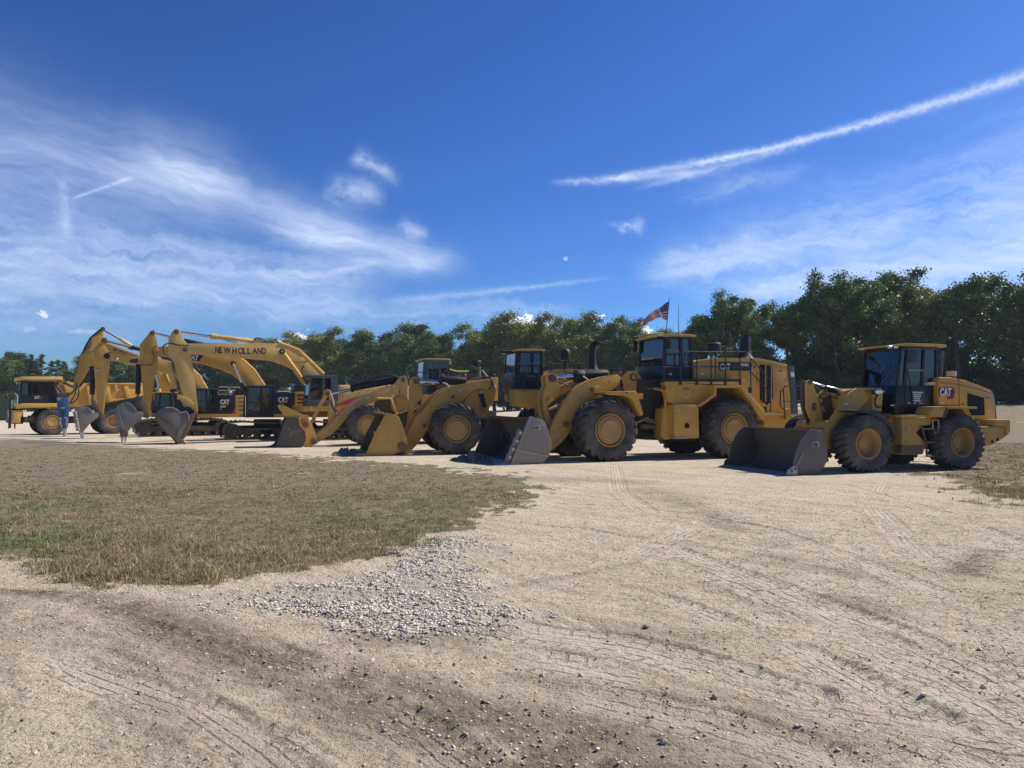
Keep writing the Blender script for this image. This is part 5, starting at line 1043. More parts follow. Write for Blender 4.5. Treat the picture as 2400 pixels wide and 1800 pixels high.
def dress(ms):
    a, b, c, d = ms[:4]
    clutter(a, 'z2', [([(1105, 640), (1180, 700), (1240, 700), (1300, 760), (1420, 800)], .014, 1.3, 'rubber'), ([(1120, 650), (1175, 740), (1230, 830), (1330, 900)], .014, 1.15, 'rubber'), ([(1230, 690), (1270, 720), (1340, 730), (1480, 790)], .016, 1.2, 'steel')],
            [((1045, 700), .02, 1.21), ((1150, 940), .02, 1.21), ((1130, 1010), .02, 1.21), ((1500, 760), .03, .69), ((1300, 1120), .04, .69), ((1660, 700), .035, .69)], [((1440, 830, 26, 16), .694, 'white'), ((1600, 730, 20, 14), .694, 'cream')])
    clutter(a, 'z1', [([(470, 960), (520, 1030), (500, 1110), (560, 1180)], .02, .8, 'rubber'), ([(490, 960), (545, 1040), (530, 1130), (585, 1200)], .02, .84, 'rubber'), ([(440, 1100), (520, 1150), (590, 1120)], .018, .78, 'rubber')],
            [((640, 1100), .025, .275), ((640, 1240), .025, .275), ((700, 1060), .02, .275), ((800, 1300), .025, .255)], [((1010, 815, 30, 16), .544, 'white'), ((1230, 830, 22, 14), .544, 'black'), ((690, 1000, 30, 14), .276, 'cream'), ((1500, 900, 24, 16), .544, 'white'), ((400, 700, 18, 12), .595, 'white')])
    a_ = [((480, 1080), .02, .135), ((690, 1080), .02, .135), ((480, 1355), .02, .135), ((690, 1355), .02, .135), ((560, 930), .02, .295), ((660, 930), .02, .295)]
    clutter(b, 'z3', [([(300+k*12, 880), (310+k*10, 1000), (290+k*12, 1120), (330+k*10, 1240)], .024, 1.02-.02*k, 'rubber') for k in range(4)]+[([(200, 1180+k*14), (260, 1200+k*12), (340, 1190+k*14)], .02, .9, 'steel') for k in range(3)], a_,
            [((560, 905, 60, 5), .297, 'brown_text'), ((560, 918, 48, 4), .297, 'brown_text'), ((575, 985, 34, 22), .297, 'cream'), ((725, 765, 26, 18), .846, 'white'), ((1110, 830, 20, 16), .846, 'white'), ((1210, 700, 16, 22), .846, 'black'), ((500, 1100, 40, 22), .134, 'cream'), ((1430, 820, 30, 18), .846, 'cream'), ((430, 770, 22, 16), .995, 'white')])
    clutter(b, 'z4', [([(1150, 500), (1230, 540), (1300, 560), (1420, 520)], .024, 1.5, 'rubber'), ([(1600, 480), (1700, 460), (1800, 470), (1850, 560)], .03, 1.2, 'rubber'), ([(1620, 500), (1720, 490), (1800, 520), (1860, 620)], .03, 1.25, 'rubber'), ([(1230, 700), (1320, 660), (1400, 640)], .02, 1.5, 'steel')],
            [((1700, 520), .035, .97), ((1400, 700), .035, .97), ((1260, 880), .03, .97), ((1180, 1000), .03, .97), ((1720, 640), .02, .045), ((1950, 640), .02, .045), ((2030, 780), .02, .045), ((1900, 560), .04, 1.27), ((2000, 700), .04, 1.27)], [((1560, 560, 40, 14), .974, 'white'), ((1450, 660, 20, 14), .974, 'cream'), ((1880, 630, 26, 12), .044, 'black')])
    clutter(c, 'z10', [([(180, 800), (260, 880), (380, 920), (560, 860)], .024, 1.35, 'rubber'), ([(1340, 700), (1420, 660), (1500, 700), (1560, 820)], .03, 1.1, 'rubber'), ([(1300, 1220), (1350, 1280), (1420, 1300)], .025, 1.1, 'steel'), ([(1500, 1160), (1560, 1200), (1600, 1280)], .03, 1.2, 'rubber')],
            [((650, 950), .035, .89), ((1200, 820), .035, .89), ((400, 1200), .03, .89), ((1180, 1180), .03, 1.19), ((1480, 1060), .03, 1.19), ((1350, 1330), .03, 1.19)], [((900, 900, 60, 16), .894, 'white'), ((620, 1080, 24, 18), .894, 'cream'), ((1120, 1240, 60, 10), 1.194, 'brown_text')])
    clutter(d, 'z9', [([(1500, 430), (1520, 500), (1560, 560), (1640, 600)], .03, .95, 'rubber'), ([(1480, 450), (1440, 560), (1500, 640)], .03, .9, 'rubber'), ([(1750, 780), (1800, 850), (1900, 900)], .03, .95, 'steel'), ([(420, 700), (460, 800), (520, 900)], .025, 1.15, 'rubber')],
            [((1200, 640), .035, .85), ((900, 780), .035, .85), ((600, 1050), .03, .85), ((1560, 480), .035, .85), ((1700, 700), .03, .99)], [((1100, 640, 50, 14), .854, 'white'), ((700, 950, 24, 20), .854, 'cream')])
machines = [loader_small(), loader_large(), loader_mid(), loader_old(), e_nh(), e_cat_near(), e_cat_far(), e_hammer(), truck()]

dress(machines)
# ------------------------------------------------------------------ flag on the largest loader
def flag():
    v = machines[1]; sv = 1.5
    a = v.P(396, 402, sv, 'z3'); top = v.P(430, 70, sv, 'z3')
    e = bpy.data.objects.new('flag', None); COL.objects.link(e); e.location = v.root.matrix_basis @ a; e.rotation_euler = (0, 0, v.th)
    tag(e, 'American flag blowing on a thin pole above the cab of the biggest loader', 'flag')
    MB().tube([(0, 0, -.05), top-a], [.016, .011], 8).build('flag_pole', 'rubber', e)
    u, w_ = 76, 52
    tl = v.P(428, 98, sv, 'z3')-a; bl = v.P(410, 282, sv, 'z3')-a; tr = v.P(136, 322, sv, 'z3')-a; br = v.P(134, 345, sv, 'z3')-a
    # rest shape: a drooping flag, its free end hanging lower than the hoist
    vs = []; idx = {}
    top_c = [(0, 0), (.25, .30), (.5, .56), (.75, .78), (1, 1)]
    for i in range(u+1):
        t = i/u
        for j in range(w_+1):
            q = j/w_
            pt = tl.lerp(tr, t); pb = bl.lerp(br, t)
            pt = pt+Vector((0, 0, .04*math.sin(t*3.1)-.02*math.sin(t*9))); pb = pb+Vector((0, 0, .14*math.sin(t*math.pi*1.0)+.05*math.sin(t*7)))
            p = pt.lerp(pb, q); p = p+Vector((0, .07*math.sin(t*11+q*2.2)*min(1, t*4)+.03*math.sin(t*23+q*5)*min(1, t*4), .015*math.sin(t*17+q*3)*min(1, t*4)))
            vs.append(p)
    fs = []; mi = []
    for i in range(u):
        for j in range(w_):
            a0 = i*(w_+1)+j; fs.append((a0, a0+w_+1, a0+w_+2, a0+1))
            stripe = int(j/(w_/13.0)); k = 0 if stripe % 2 == 0 else 1
            if i < u*.4 and stripe < 7:
                k = 2
                ci, cj = i % 5, j % 6
                if (ci == 2 and cj == 2) or (ci == 2 and cj == 3) or (ci == 3 and cj == 2): k = 1
            mi.append(k)
    m = MB(); m.add(vs, fs); o = m.build('flag_cloth', 'red', e, 0, 60)
    def cloth(nm, c):
        mm, t, b = newmat(nm); b.inputs['Base Color'].default_value = (*c, 1); b.inputs['Roughness'].default_value = .8
        b.inputs['Subsurface Weight'].default_value = 0; tr_ = t.new('ShaderNodeBsdfTranslucent'); tr_.inputs[0].default_value = (*c, 1)
        mx = t.new('ShaderNodeMixShader'); mx.inputs[0].default_value = .22; t.l.new(b.outputs[0], mx.inputs[1]); t.l.new(tr_.outputs[0], mx.inputs[2]); t.l.new(mx.outputs[0], t.n['Material Output'].inputs[0]); return mm
    o.data.materials.clear()
    for mm in (cloth('flag_red', (.24, .02, .03)), cloth('flag_white', (.50, .46, .47)), cloth('flag_blue', (.035, .05, .16))): o.data.materials.append(mm)
    o.data.polygons.foreach_set('material_index', mi)
flag()
# ------------------------------------------------------------------ green container at the far left
def container():
    v = Veh('container', 'olive green steel bin cut off by the left edge, standing behind the dump truck', 'container', (20, 988), -.12, 10)
    v.z = 'z14'
    b = v.prism('bin_wall', [(-700, 715), (215, 712), (215, 1150), (100, 1160), (-700, 1175)], 0, 2.4, 'green', bev=.03)
    for x in (-600, -430, -260, -90, 90): v.prism('bin_rib', [(x, 720), (x+26, 720), (x+26, 1150), (x, 1150)], -.06, .0, 'green', b, bev=.004)
    v.prism('bin_skid', [(-690, 1170), (210, 1150), (210, 1200), (-690, 1215)], .2, .4, 'black', b, bev=0)
    return v
container()
# ================================================================== GROUND
rng = np.random.default_rng(5)
def GP(pts): return np.array([[ground(x, y).x, ground(x, y).y] for x, y in pts])
def sdf(poly, X, Y):                                             # negative inside
    d = np.full(X.shape, 1e9); ins = np.zeros(X.shape, bool); n = len(poly)
    for i in range(n):
        ax, ay = poly[i]; bx, by = poly[(i+1) % n]; ex, ey = bx-ax, by-ay
        t = np.clip(((X-ax)*ex+(Y-ay)*ey)/(ex*ex+ey*ey+1e-9), 0, 1)
        d = np.minimum(d, (X-ax-ex*t)**2+(Y-ay-ey*t)**2)
        c = ((ay > Y) != (by > Y)) & (X < (bx-ax)*(Y-ay)/(by-ay+1e-12)+ax); ins ^= c
    d = np.sqrt(d); return np.where(ins, -d, d)
def lined(path, X, Y):                                           # distance to a polyline, position along it, radius
    best = np.full(X.shape, 1e9); al = np.zeros(X.shape); rr = np.ones(X.shape); acc = 0
    for i in range(len(path)-1):
        (ax, ay, ra), (bx, by, rb) = path[i], path[i+1]; ex, ey = bx-ax, by-ay; L = math.hypot(ex, ey)
        t = np.clip(((X-ax)*ex+(Y-ay)*ey)/(L*L), 0, 1); dx = X-ax-ex*t; dy = Y-ay-ey*t; d = np.hypot(dx, dy)*np.sign(ex*dy-ey*dx+1e-12)
        k = np.abs(d) < np.abs(best); best = np.where(k, d, best); al = np.where(k, acc+t*L, al); rr = np.where(k, ra+(rb-ra)*t, rr); acc += L
    return best, al, rr
_g = [rng.random((257, 257)) for _ in range(6)]
def vnoise(X, Y, s, k=0):
    x = (X*s) % 256; y = (Y*s) % 256; i = np.floor(x).astype(int); j = np.floor(y).astype(int); fx = x-i; fy = y-j
    fx = fx*fx*(3-2*fx); fy = fy*fy*(3-2*fy); g = _g[k]; i2 = (i+1) % 256; j2 = (j+1) % 256
    return (g[i, j]*(1-fx)+g[i2, j]*fx)*(1-fy)+(g[i, j2]*(1-fx)+g[i2, j2]*fx)*fy
def fbm(X, Y, s, o=4, k=0):
    r = 0; a = 1; t = 0
    for q in range(o): r = r+a*vnoise(X+q*17.3, Y-q*9.1, s*2**q, (k+q) % 6); t += a; a *= .55
    return r/t
grassL = GP([(-900, 1240), (0, 1318), (110, 1345), (240, 1374), (400, 1386), (560, 1374), (700, 1352), (870, 1322), (985, 1278), (1100, 1235), (1180, 1195), (1262, 1165), (1268, 1140), (1250, 1116), (1130, 1102), (1000, 1092), (850, 1080), (700, 1066), (560, 1058), (440, 1052), (300, 1040), (180, 1028), (0, 1022), (-700, 1020)])
grassR = GP([(2120, 1106), (2190, 1122), (2290, 1150), (2400, 1192), (2700, 1290), (3400, 1500), (4200, 1300), (4000, 1000), (3000, 972), (2330, 972), (2290, 1010), (2240, 1060)])
gravelP = GP([(440, 1402), (560, 1382), (720, 1366), (880, 1326), (1000, 1286), (1110, 1250), (1150, 1262), (1090, 1312), (1100, 1350), (1190, 1390), (1200, 1440), (1060, 1478), (930, 1496), (800, 1480), (640, 1446), (520, 1428)])
def path(pts): return [(ground(x, y).x, ground(x, y).y, r) for x, y, r in pts]
darkP = [(1.0, path([(20, 1385, .12), (180, 1398, .18), (300, 1425, .26), (450, 1490, .30), (650, 1560, .32), (850, 1625, .36), (1100, 1700, .42), (1400, 1800, .55), (1600, 1880, .6)])),
         (.6, path([(850, 1500, .2), (1000, 1490, .2), (1180, 1480, .15)])), (.45, path([(1250, 1590, .16), (1500, 1625, .2), (1750, 1680, .22), (2000, 1740, .22)])),
         (.4, path([(1190, 1375, .09), (1330, 1350, .08), (1500, 1315, .06)])), (.8, path([(2260, 1340, .2), (2320, 1290, .14)])), (.5, path([(1800, 1310, .3), (2000, 1345, .2)])),
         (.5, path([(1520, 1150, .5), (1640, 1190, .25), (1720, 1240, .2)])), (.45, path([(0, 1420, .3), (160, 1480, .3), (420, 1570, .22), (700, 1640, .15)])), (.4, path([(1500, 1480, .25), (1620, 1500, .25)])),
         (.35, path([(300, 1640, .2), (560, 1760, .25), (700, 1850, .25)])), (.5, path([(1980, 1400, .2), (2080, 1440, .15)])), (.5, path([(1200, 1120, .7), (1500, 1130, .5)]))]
trackP = [[(1740, 1350), (1800, 1375), (2000, 1450), (2250, 1560), (2450, 1665)], [(1640, 1330), (1760, 1370), (1900, 1430), (2100, 1530), (2330, 1650), (2460, 1730)], [(1100, 1465), (1200, 1480), (1450, 1510), (1650, 1560), (1850, 1630)], [(1150, 1530), (1260, 1550), (1500, 1590), (1760, 1640), (2000, 1700), (2250, 1780)],
          [(1250, 1610), (1450, 1650), (1650, 1695), (1850, 1760), (2000, 1840)], [(1750, 1620), (2100, 1690), (2450, 1765)], [(560, 1500), (640, 1540), (900, 1620), (1100, 1690), (1330, 1810)], [(100, 1540), (400, 1650), (640, 1750), (760, 1840)], [(250, 1450), (560, 1560), (850, 1650), (1000, 1730), (1130, 1830)],
          [(1180, 1230), (1350, 1240), (1560, 1280), (1800, 1370)], [(1250, 1180), (1500, 1190), (1800, 1240), (2100, 1350), (2450, 1500)], [(1440, 1090), (1452, 1150), (1520, 1200)], [(1200, 1400), (1400, 1340), (1640, 1230), (1840, 1140)], [(2080, 1110), (2040, 1180), (2160, 1300), (2420, 1430)], [(1950, 1130), (2200, 1200), (2450, 1300)],
          [(0, 1470), (200, 1540), (420, 1640), (600, 1760), (680, 1840)], [(1950, 1500), (2200, 1600), (2450, 1720)], [(1300, 1330), (1600, 1420), (1900, 1540), (2300, 1760)]]
trackP = [path([(x, y, (.27 if i_ < 6 else .19)) for x, y in p]) for i_, p in enumerate(trackP)]
def masks(X, Y):
    n = fbm(X, Y, 1.3, 4); n2 = fbm(X, Y, 5., 3, 2)
    jit = (n-.5)*1.5+(n2-.5)*.9
    gL = sdf(grassL, X, Y)+jit*np.clip(Y/9, .35, 3); gR = sdf(grassR, X, Y)+jit*2.0
    grass = np.maximum(np.clip(-gL/.5+.3, 0, 1), np.clip(-gR/.9+.3, 0, 1))
    bare = np.clip((fbm(X+31, Y*1.3, .7, 4, 1)-.66)*7, 0, 1)*np.clip((Y-11)/5, 0, 1); grass = grass*(1-.55*bare)
    far = ss((Y-46)/10)*ss((X-6)/10); grass = np.maximum(grass, far*.9*(1-.6*np.clip((fbm(X, Y, .12, 3)-.55)*8, 0, 1)))
    grav = np.clip(-(sdf(gravelP, X, Y)+jit*.9)/.6+.4, 0, 1)
    dark = np.zeros(X.shape)
    for wt, p in darkP:
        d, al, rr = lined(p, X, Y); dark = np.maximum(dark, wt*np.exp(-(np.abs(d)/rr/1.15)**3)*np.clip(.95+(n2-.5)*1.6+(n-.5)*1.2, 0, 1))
    return grass, grav, dark
def axis(lo, hi, step, far, g=1.12):
    a = list(np.arange(lo, hi, step)); s = step
    while a[-1] < far: s *= g; a.append(a[-1]+s)
    return a
xs = axis(0, 7.5, .024, 900, 1.045); xs = np.array([-x for x in xs[:0:-1]]+xs)
ys = [3.0]; s = .02
while ys[-1] < 1400:
    y = ys[-1]; s = max(.02, .02*(y/7.0)**1.0) if y < 14 else s*1.03
    ys.append(y+s)
ys = np.array([-400, -100, -30, -8, 0, 1.5, 2.5]+ys)
X, Y = np.meshgrid(xs, ys); Zg = terr(X, Y)
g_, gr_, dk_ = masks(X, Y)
near = np.exp(-(Y/16)**2)*(np.abs(X) < 20)
h = (fbm(X, Y, 2.2, 5)-.5)*.045+(fbm(X, Y*1.4, 11, 4, 3)-.5)*.032
h = h-.09*np.exp(-(np.abs(fbm(X*.9-Y*.5, Y*2.0+X*.4, 2.6, 4, 4)-.5)/.018)**2)*.12*np.clip((fbm(X, Y, .9, 3, 5)-.40)*6, 0, 1)+.014*(fbm(X, Y, 31, 2, 1)-.5)
trk = np.zeros(X.shape); td = np.zeros(X.shape); ta = np.zeros(X.shape)
for ti, p in enumerate(trackP):
    d, al, rr = lined(p, X, Y); ins = np.clip((rr-np.abs(d))/.04, 0, 1)
    fade = np.clip(al/.5, 0, 1)*np.clip((fbm(X, Y, .9, 3, ti % 6)-.36)*6, 0.12, 1)
    h = h*(1-.5*ins*fade)-ins*fade*.012+fade*.012*np.exp(-((np.abs(d)-rr-.03)/.035)**2)
    k = ins*fade > trk; trk = np.where(k, ins*fade, trk); td = np.where(k, d/rr, td); ta = np.where(k, al+ti*3.7, ta)
h = h+gr_*.02*(1+vnoise(X, Y, 30, 2))+dk_*(vnoise(X, Y, 26, 1)*.022)+g_*.015
Zg = Zg+np.where(Y > 2.4, h*np.clip(near*1.5, .0, 1), 0)-0.004
nv = X.size; nx = len(xs); ny = len(ys)
me = bpy.data.meshes.new('ground'); co = np.stack([X.ravel(), Y.ravel(), Zg.ravel()], 1).astype(np.float32)
me.vertices.add(nv); me.vertices.foreach_set('co', co.ravel())
I = (np.arange(ny-1)[:, None]*nx+np.arange(nx-1)[None, :]).ravel(); Q = np.stack([I, I+1, I+nx+1, I+nx], 1).astype(np.int32)
me.loops.add(Q.size); me.loops.foreach_set('vertex_index', Q.ravel()); me.polygons.add(len(Q)); me.polygons.foreach_set('loop_start', np.arange(0, Q.size, 4, dtype=np.int32))
me.update(calc_edges=True); me.polygons.foreach_set('use_smooth', np.ones(len(Q), bool))
ca = me.color_attributes.new('cover', 'FLOAT_COLOR', 'POINT'); ca.data.foreach_set('color', np.stack([g_.ravel(), gr_.ravel(), dk_.ravel(), trk.ravel()], 1).astype(np.float32).ravel())
ca2 = me.color_attributes.new('tread', 'FLOAT_COLOR', 'POINT'); ca2.data.foreach_set('color', np.stack([td.ravel(), ta.ravel(), trk.ravel(), np.clip((X.ravel()-.5)/2.5, 0, 1)*np.clip((16-Y.ravel())/6, 0, 1)], 1).astype(np.float32).ravel())
gm, t, b = newmat('sandy_ground')
at = t.new('ShaderNodeAttribute'); at.attribute_name = 'cover'; sp = t.new('ShaderNodeSeparateColor'); t.put(sp.inputs[0], at.outputs[0])
tc = t.new('ShaderNodeTexCoord').outputs['Object']
na = t.noise(tc, .5, 6, .6); nb = t.noise(tc, 3.2, 6, .65); nc = t.noise(tc, 24, 4, .7); nd = t.noise(tc, 90, 3, .7)
def along(deg, su, sv, sc):
    a_ = R(deg); u_ = t.m('MULTIPLY', t.vm('DOT_PRODUCT', tc, (math.cos(a_), math.sin(a_), 0)), su); v_ = t.m('MULTIPLY', t.vm('DOT_PRODUCT', tc, (-math.sin(a_), math.cos(a_), 0)), sv)
    c_ = t.new('ShaderNodeCombineXYZ'); t.put(c_.inputs[0], u_); t.put(c_.inputs[1], v_); return t.noise(c_.outputs[0], sc, 6, .68)
ne = along(-52, .22, 2.0, 1.6); nf = along(-20, .5, 3.0, 3.0)
ng = t.noise(tc, 46, 5, .75)
sand = t.mix(t.ramp(na, .3, .7), (.64, .535, .365), (.78, .66, .485))
sand = t.mix(t.m('MULTIPLY', t.ramp(nb, .46, .32), .5), sand, (.82, .71, .55))
sand = t.mix(t.m('MULTIPLY', t.ramp(nf, .5, .66), .4), sand, (.42, .33, .23))
sand = t.mix(t.m('MULTIPLY', t.ramp(ne, .48, .64), .5), sand, (.42, .34, .235))
sand = t.mix(t.m('MULTIPLY', t.ramp(nb, .55, .72), .45), sand, (.36, .29, .205))
sand = t.mix(t.m('MULTIPLY', t.ramp(nc, .52, .62), .55), sand, (.29, .235, .165))
sand = t.mix(t.m('MULTIPLY', t.ramp(ng, .44, .36), .6), sand, (.87, .76, .575))
sand = t.mix(t.m('MULTIPLY', t.ramp(ng, .57, .64), .85), sand, (.16, .125, .09))
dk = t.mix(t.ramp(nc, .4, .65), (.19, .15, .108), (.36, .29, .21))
at2 = t.new('ShaderNodeAttribute'); at2.attribute_name = 'tread'; s2 = t.new('ShaderNodeSeparateColor'); t.put(s2.inputs[0], at2.outputs[0])
wob = t.m('MULTIPLY', t.m('SUBTRACT', t.noise(tc, 9, 3, .6), .5), .45)
ad = t.m('ABSOLUTE', s2.outputs[0])
lug = t.m('SINE', t.m('ADD', t.m('MULTIPLY_ADD', s2.outputs[1], 46., t.m('MULTIPLY', ad, 3.4)), t.m('MULTIPLY', wob, 3.)))
rib = t.m('SINE', t.m('MULTIPLY_ADD', s2.outputs[0], 15., t.m('MULTIPLY', wob, 2.)))
lugm = t.m('MULTIPLY', t.ramp(lug, .55, .85), t.ramp(ad, .25, .5)); ribm = t.ramp(rib, .6, .9)
groove = t.m('MULTIPLY', t.m('MAXIMUM', lugm, ribm), t.m('MULTIPLY', s2.outputs[2], t.ramp(t.noise(tc, 5, 4, .65), .38, .56)))
c = t.mix(t.m('MULTIPLY', s2.outputs[2], .45), sand, (.78, .665, .51))
c = t.mix(t.m('MULTIPLY', groove, .55), c, (.27, .215, .155))
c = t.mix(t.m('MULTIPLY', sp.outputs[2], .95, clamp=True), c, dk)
gv = t.mix(t.ramp(nc, .4, .6), (.38, .33, .27), (.60, .54, .46)); c = t.mix(t.m('MULTIPLY', sp.outputs[1], .6), c, gv)
gs = t.mix(t.ramp(nb, .3, .7), (.17, .135, .085), (.33, .265, .175)); gs = t.mix(t.m('MULTIPLY', t.ramp(nc, .5, .62), .6), gs, (.10, .085, .05))
gs = t.mix(t.m('MULTIPLY', t.ramp(na, .5, .72), .5), gs, (.12, .125, .06))
c = t.mix(t.m('MULTIPLY', t.ramp(t.m('MULTIPLY_ADD', t.m('SUBTRACT', nc, .5), .7, sp.outputs[0]), .35, .65), .92), c, gs)
t.put(b.inputs['Base Color'], c); b.inputs['Roughness'].default_value = .95; b.inputs['Specular IOR Level'].default_value = .12
vor = t.new('ShaderNodeTexVoronoi'); vor.feature = 'DISTANCE_TO_EDGE'; t.put(vor.inputs['Vector'], t.vm('ADD', tc, t.vm('SCALE', t.noise(tc, 6, 2, .5, 0, 1), scale=.25))); vor.inputs['Scale'].default_value = 8.5
crm = t.m('MULTIPLY', t.m('MULTIPLY', t.ramp(vor.outputs['Distance'], .05, .0), t.ramp(nb, .42, .56)), t.m('MULTIPLY_ADD', at2.outputs['Alpha'], .8, .2))
t.put(b.inputs['Base Color'], t.mix(t.m('MULTIPLY', t.m('MULTIPLY', crm, .6), t.m('SUBTRACT', 1.0, sp.outputs[0])), c, (.22, .175, .125)))
hh = t.m('ADD', t.m('MULTIPLY', nc, .8), t.m('ADD', t.m('MULTIPLY', ng, .7), t.m('MULTIPLY', t.m('ADD', crm, groove), -.45)))
t.put(b.inputs['Normal'], t.bump(hh, 1.0, .045))
me.materials.append(gm)
go = bpy.data.objects.new('ground', me); COL.objects.link(go); tag(go, 'pale sandy lot with dry grass patches and tyre tracks', None, kind='structure')
def gz(x, y):
    ix = np.clip(np.searchsorted(xs, x), 0, nx-1); iy = np.clip(np.searchsorted(ys, y), 0, ny-1); return Zg[iy, ix]

# ------------------------------------------------------------------ loose mesh clouds (grass blades, stones)
def cloud(name, V, Fc, col, mat, label, cat, kind='stuff'):
    me = bpy.data.meshes.new(name); me.vertices.add(len(V)); me.vertices.foreach_set('co', V.astype(np.float32).ravel())
    k = Fc.shape[1]; me.loops.add(Fc.size); me.loops.foreach_set('vertex_index', Fc.astype(np.int32).ravel()); me.polygons.add(len(Fc)); me.polygons.foreach_set('loop_start', np.arange(0, Fc.size, k, dtype=np.int32))
    me.update(calc_edges=True)
    if col is not None:
        a = me.color_attributes.new('tone', 'FLOAT_COLOR', 'POINT'); a.data.foreach_set('color', np.concatenate([col, np.ones((len(col), 1))], 1).astype(np.float32).ravel())
    me.materials.append(mat); 
    if name is None: return me
    o = bpy.data.objects.new(name, me); COL.objects.link(o); tag(o, label, cat, kind=kind); return o
def tonemat(name, rough=.8, transl=0., spec=.2):
    m, t, b = newmat(name); a = t.new('ShaderNodeAttribute'); a.attribute_name = 'tone'; t.put(b.inputs['Base Color'], a.outputs[0]); b.inputs['Roughness'].default_value = rough; b.inputs['Specular IOR Level'].default_value = spec
    if transl:
        tr_ = t.new('ShaderNodeBsdfTranslucent'); t.put(tr_.inputs[0], t.mix(.35, a.outputs[0], (.16, .22, .05), 'MIX')); mx = t.new('ShaderNodeMixShader'); mx.inputs[0].default_value = transl
        t.l.new(b.outputs[0], mx.inputs[1]); t.l.new(tr_.outputs[0], mx.inputs[2]); t.l.new(mx.outputs[0], t.n['Material Output'].inputs[0])
    return m
grassM = tonemat('grass_blades', .85, .25)
def blades(N, ymin, ymax, xr_, hs, ws, seedp=0, pw=1.0):
    y = ymin+(ymax-ymin)*rng.random(N)**pw; x = (rng.random(N)*2-1)*(y*xr_+2); x = np.where((x > 0) & (rng.random(N) < .45), x+y*.35, x)
    g, gr, dk = masks(x, y); lush = fbm(x, y, .9, 3, 4)
    keep = rng.random(N) < np.clip(g*1.0-.12, 0, 1)*np.clip(.25+1.6*(fbm(x, y, 2.6, 3, 5)-.25), .08, 1); x, y, lush = x[keep], y[keep], lush[keep]; n = len(x)
    # tufts: most blades belong to a clump with its own lean, height and tone
    nt = max(1, n//14); ti = rng.integers(0, nt, n); loose = rng.random(n) < .25; tr_ = .02+.05*rng.random(nt); cxx, cyy = x[:nt].copy(), y[:nt].copy()
    x = np.where(loose, x, cxx[ti]+rng.normal(0, 1, n)*tr_[ti]); y = np.where(loose, y, cyy[ti]+rng.normal(0, 1, n)*tr_[ti]); lush = np.where(loose, lush*.5, lush); th = (.35+1.1*rng.random(nt)**2)[ti]; tlean = (rng.random(nt)*6.283)[ti]; ttone = (.65+.7*rng.random(nt))[ti]; tgreen = rng.random(nt)[ti]
    z = gz(x, y)
    green = np.clip((fbm(x, y, .5, 4, 2)-.47)*5+(fbm(x, y, 3, 2, 3)-.5)*1.6, 0, 1)*np.clip((17-y)/5, 0, 1)*(x < 3)
    edge = np.clip(1-(y-6.5)/7, .35, 1)
    h = hs*(.35+rng.random(n)**1.5*1.0)*(.5+1.0*lush)*np.where(x < 4, edge, .8)*th
    an = rng.random(n)*6.283; ln = h*(.25+rng.random(n)**2*2.2); la = tlean+rng.normal(0, 1.0, n); h = h*np.where(rng.random(n) < .3, .35, 1)
    dx, dy = np.cos(an)*ws*.5, np.sin(an)*ws*.5
    b0 = np.stack([x-dx, y-dy, z-.01], 1); b1 = np.stack([x+dx, y+dy, z-.01], 1); mid = np.stack([x+np.cos(la)*ln*.35, y+np.sin(la)*ln*.35, z+h*.6], 1); tp = np.stack([x+np.cos(la)*ln, y+np.sin(la)*ln, z+h*(.75+.25*rng.random(n))], 1)
    m0 = mid-np.stack([dx, dy, dy*0], 1)*.7; m1 = mid+np.stack([dx, dy, dy*0], 1)*.7
    V = np.stack([b0, b1, m1, m0, tp], 1).reshape(-1, 3); base = np.arange(n)*5
    Fq = np.concatenate([np.stack([base, base+1, base+2, base+3], 1), np.stack([base+3, base+2, base+4, base+4], 1)])
    F3 = np.concatenate([np.stack([base, base+1, base+2], 1), np.stack([base, base+2, base+3], 1), np.stack([base+3, base+2, base+4], 1)])
    straw = np.array([.54, .44, .24]); brown = np.array([.22, .155, .085]); grn = np.array([.17, .215, .065]); r = rng.random(n)[:, None]
    c = straw*r+brown*(1-r); gg = (tgreen < green*.8)[:, None]; c = np.where(gg, grn*(.7+.7*rng.random(n)[:, None]), c)*(.75+.5*rng.random(n)[:, None])*ttone[:, None]
    return V, F3, np.repeat(c, 5, 0)
parts = [blades(760000, 6.3, 16, .72, .125, .0075, 0, 1.25), blades(420000, 14, 36, .72, .08, .020, 0, 1.0)]
off = 0; VV = []; FF = []; CC = []
for V_, F_, C_ in parts: VV.append(V_); FF.append(F_+off); CC.append(C_); off += len(V_)
cloud('grass', np.concatenate(VV), np.concatenate(FF), np.concatenate(CC), grassM, 'dry straw and green grass growing left of the sandy track', 'grass')
# stones
ico = bmesh.new(); bmesh.ops.create_icosphere(ico, subdivisions=1, radius=1); IV = np.array([v_.co[:] for v_ in ico.verts]); IF = np.array([[q.index for q in f.verts] for f in ico.faces]); ico.free()
bmx = bmesh.new(); bmesh.ops.create_icosphere(bmx, subdivisions=1, radius=1)
def stones(x, y, r, col, flat=.65, sink=.25):
    n = len(x); z = gz(x, y)
    P = IV[None]*(1+(rng.random((n, 12, 1))-.5)*1.1)*r[:, None, None]*np.stack([.7+rng.random(n)*.7, .7+rng.random(n)*.7, flat*(.6+rng.random(n)*.7)], 1)[:, None, :]
    a = rng.random(n)*6.283; ca, sa = np.cos(a)[:, None], np.sin(a)[:, None]; Xr = P[..., 0]*ca-P[..., 1]*sa; Yr = P[..., 0]*sa+P[..., 1]*ca
    V = np.stack([Xr+x[:, None], Yr+y[:, None], P[..., 2]+(z+r*flat*sink)[:, None]], 2).reshape(-1, 3)
    Fc = (IF[None]+(np.arange(n)*12)[:, None, None]).reshape(-1, 3); return V, Fc, np.repeat(col, 12, 0)
stoneM = tonemat('stone', .9)
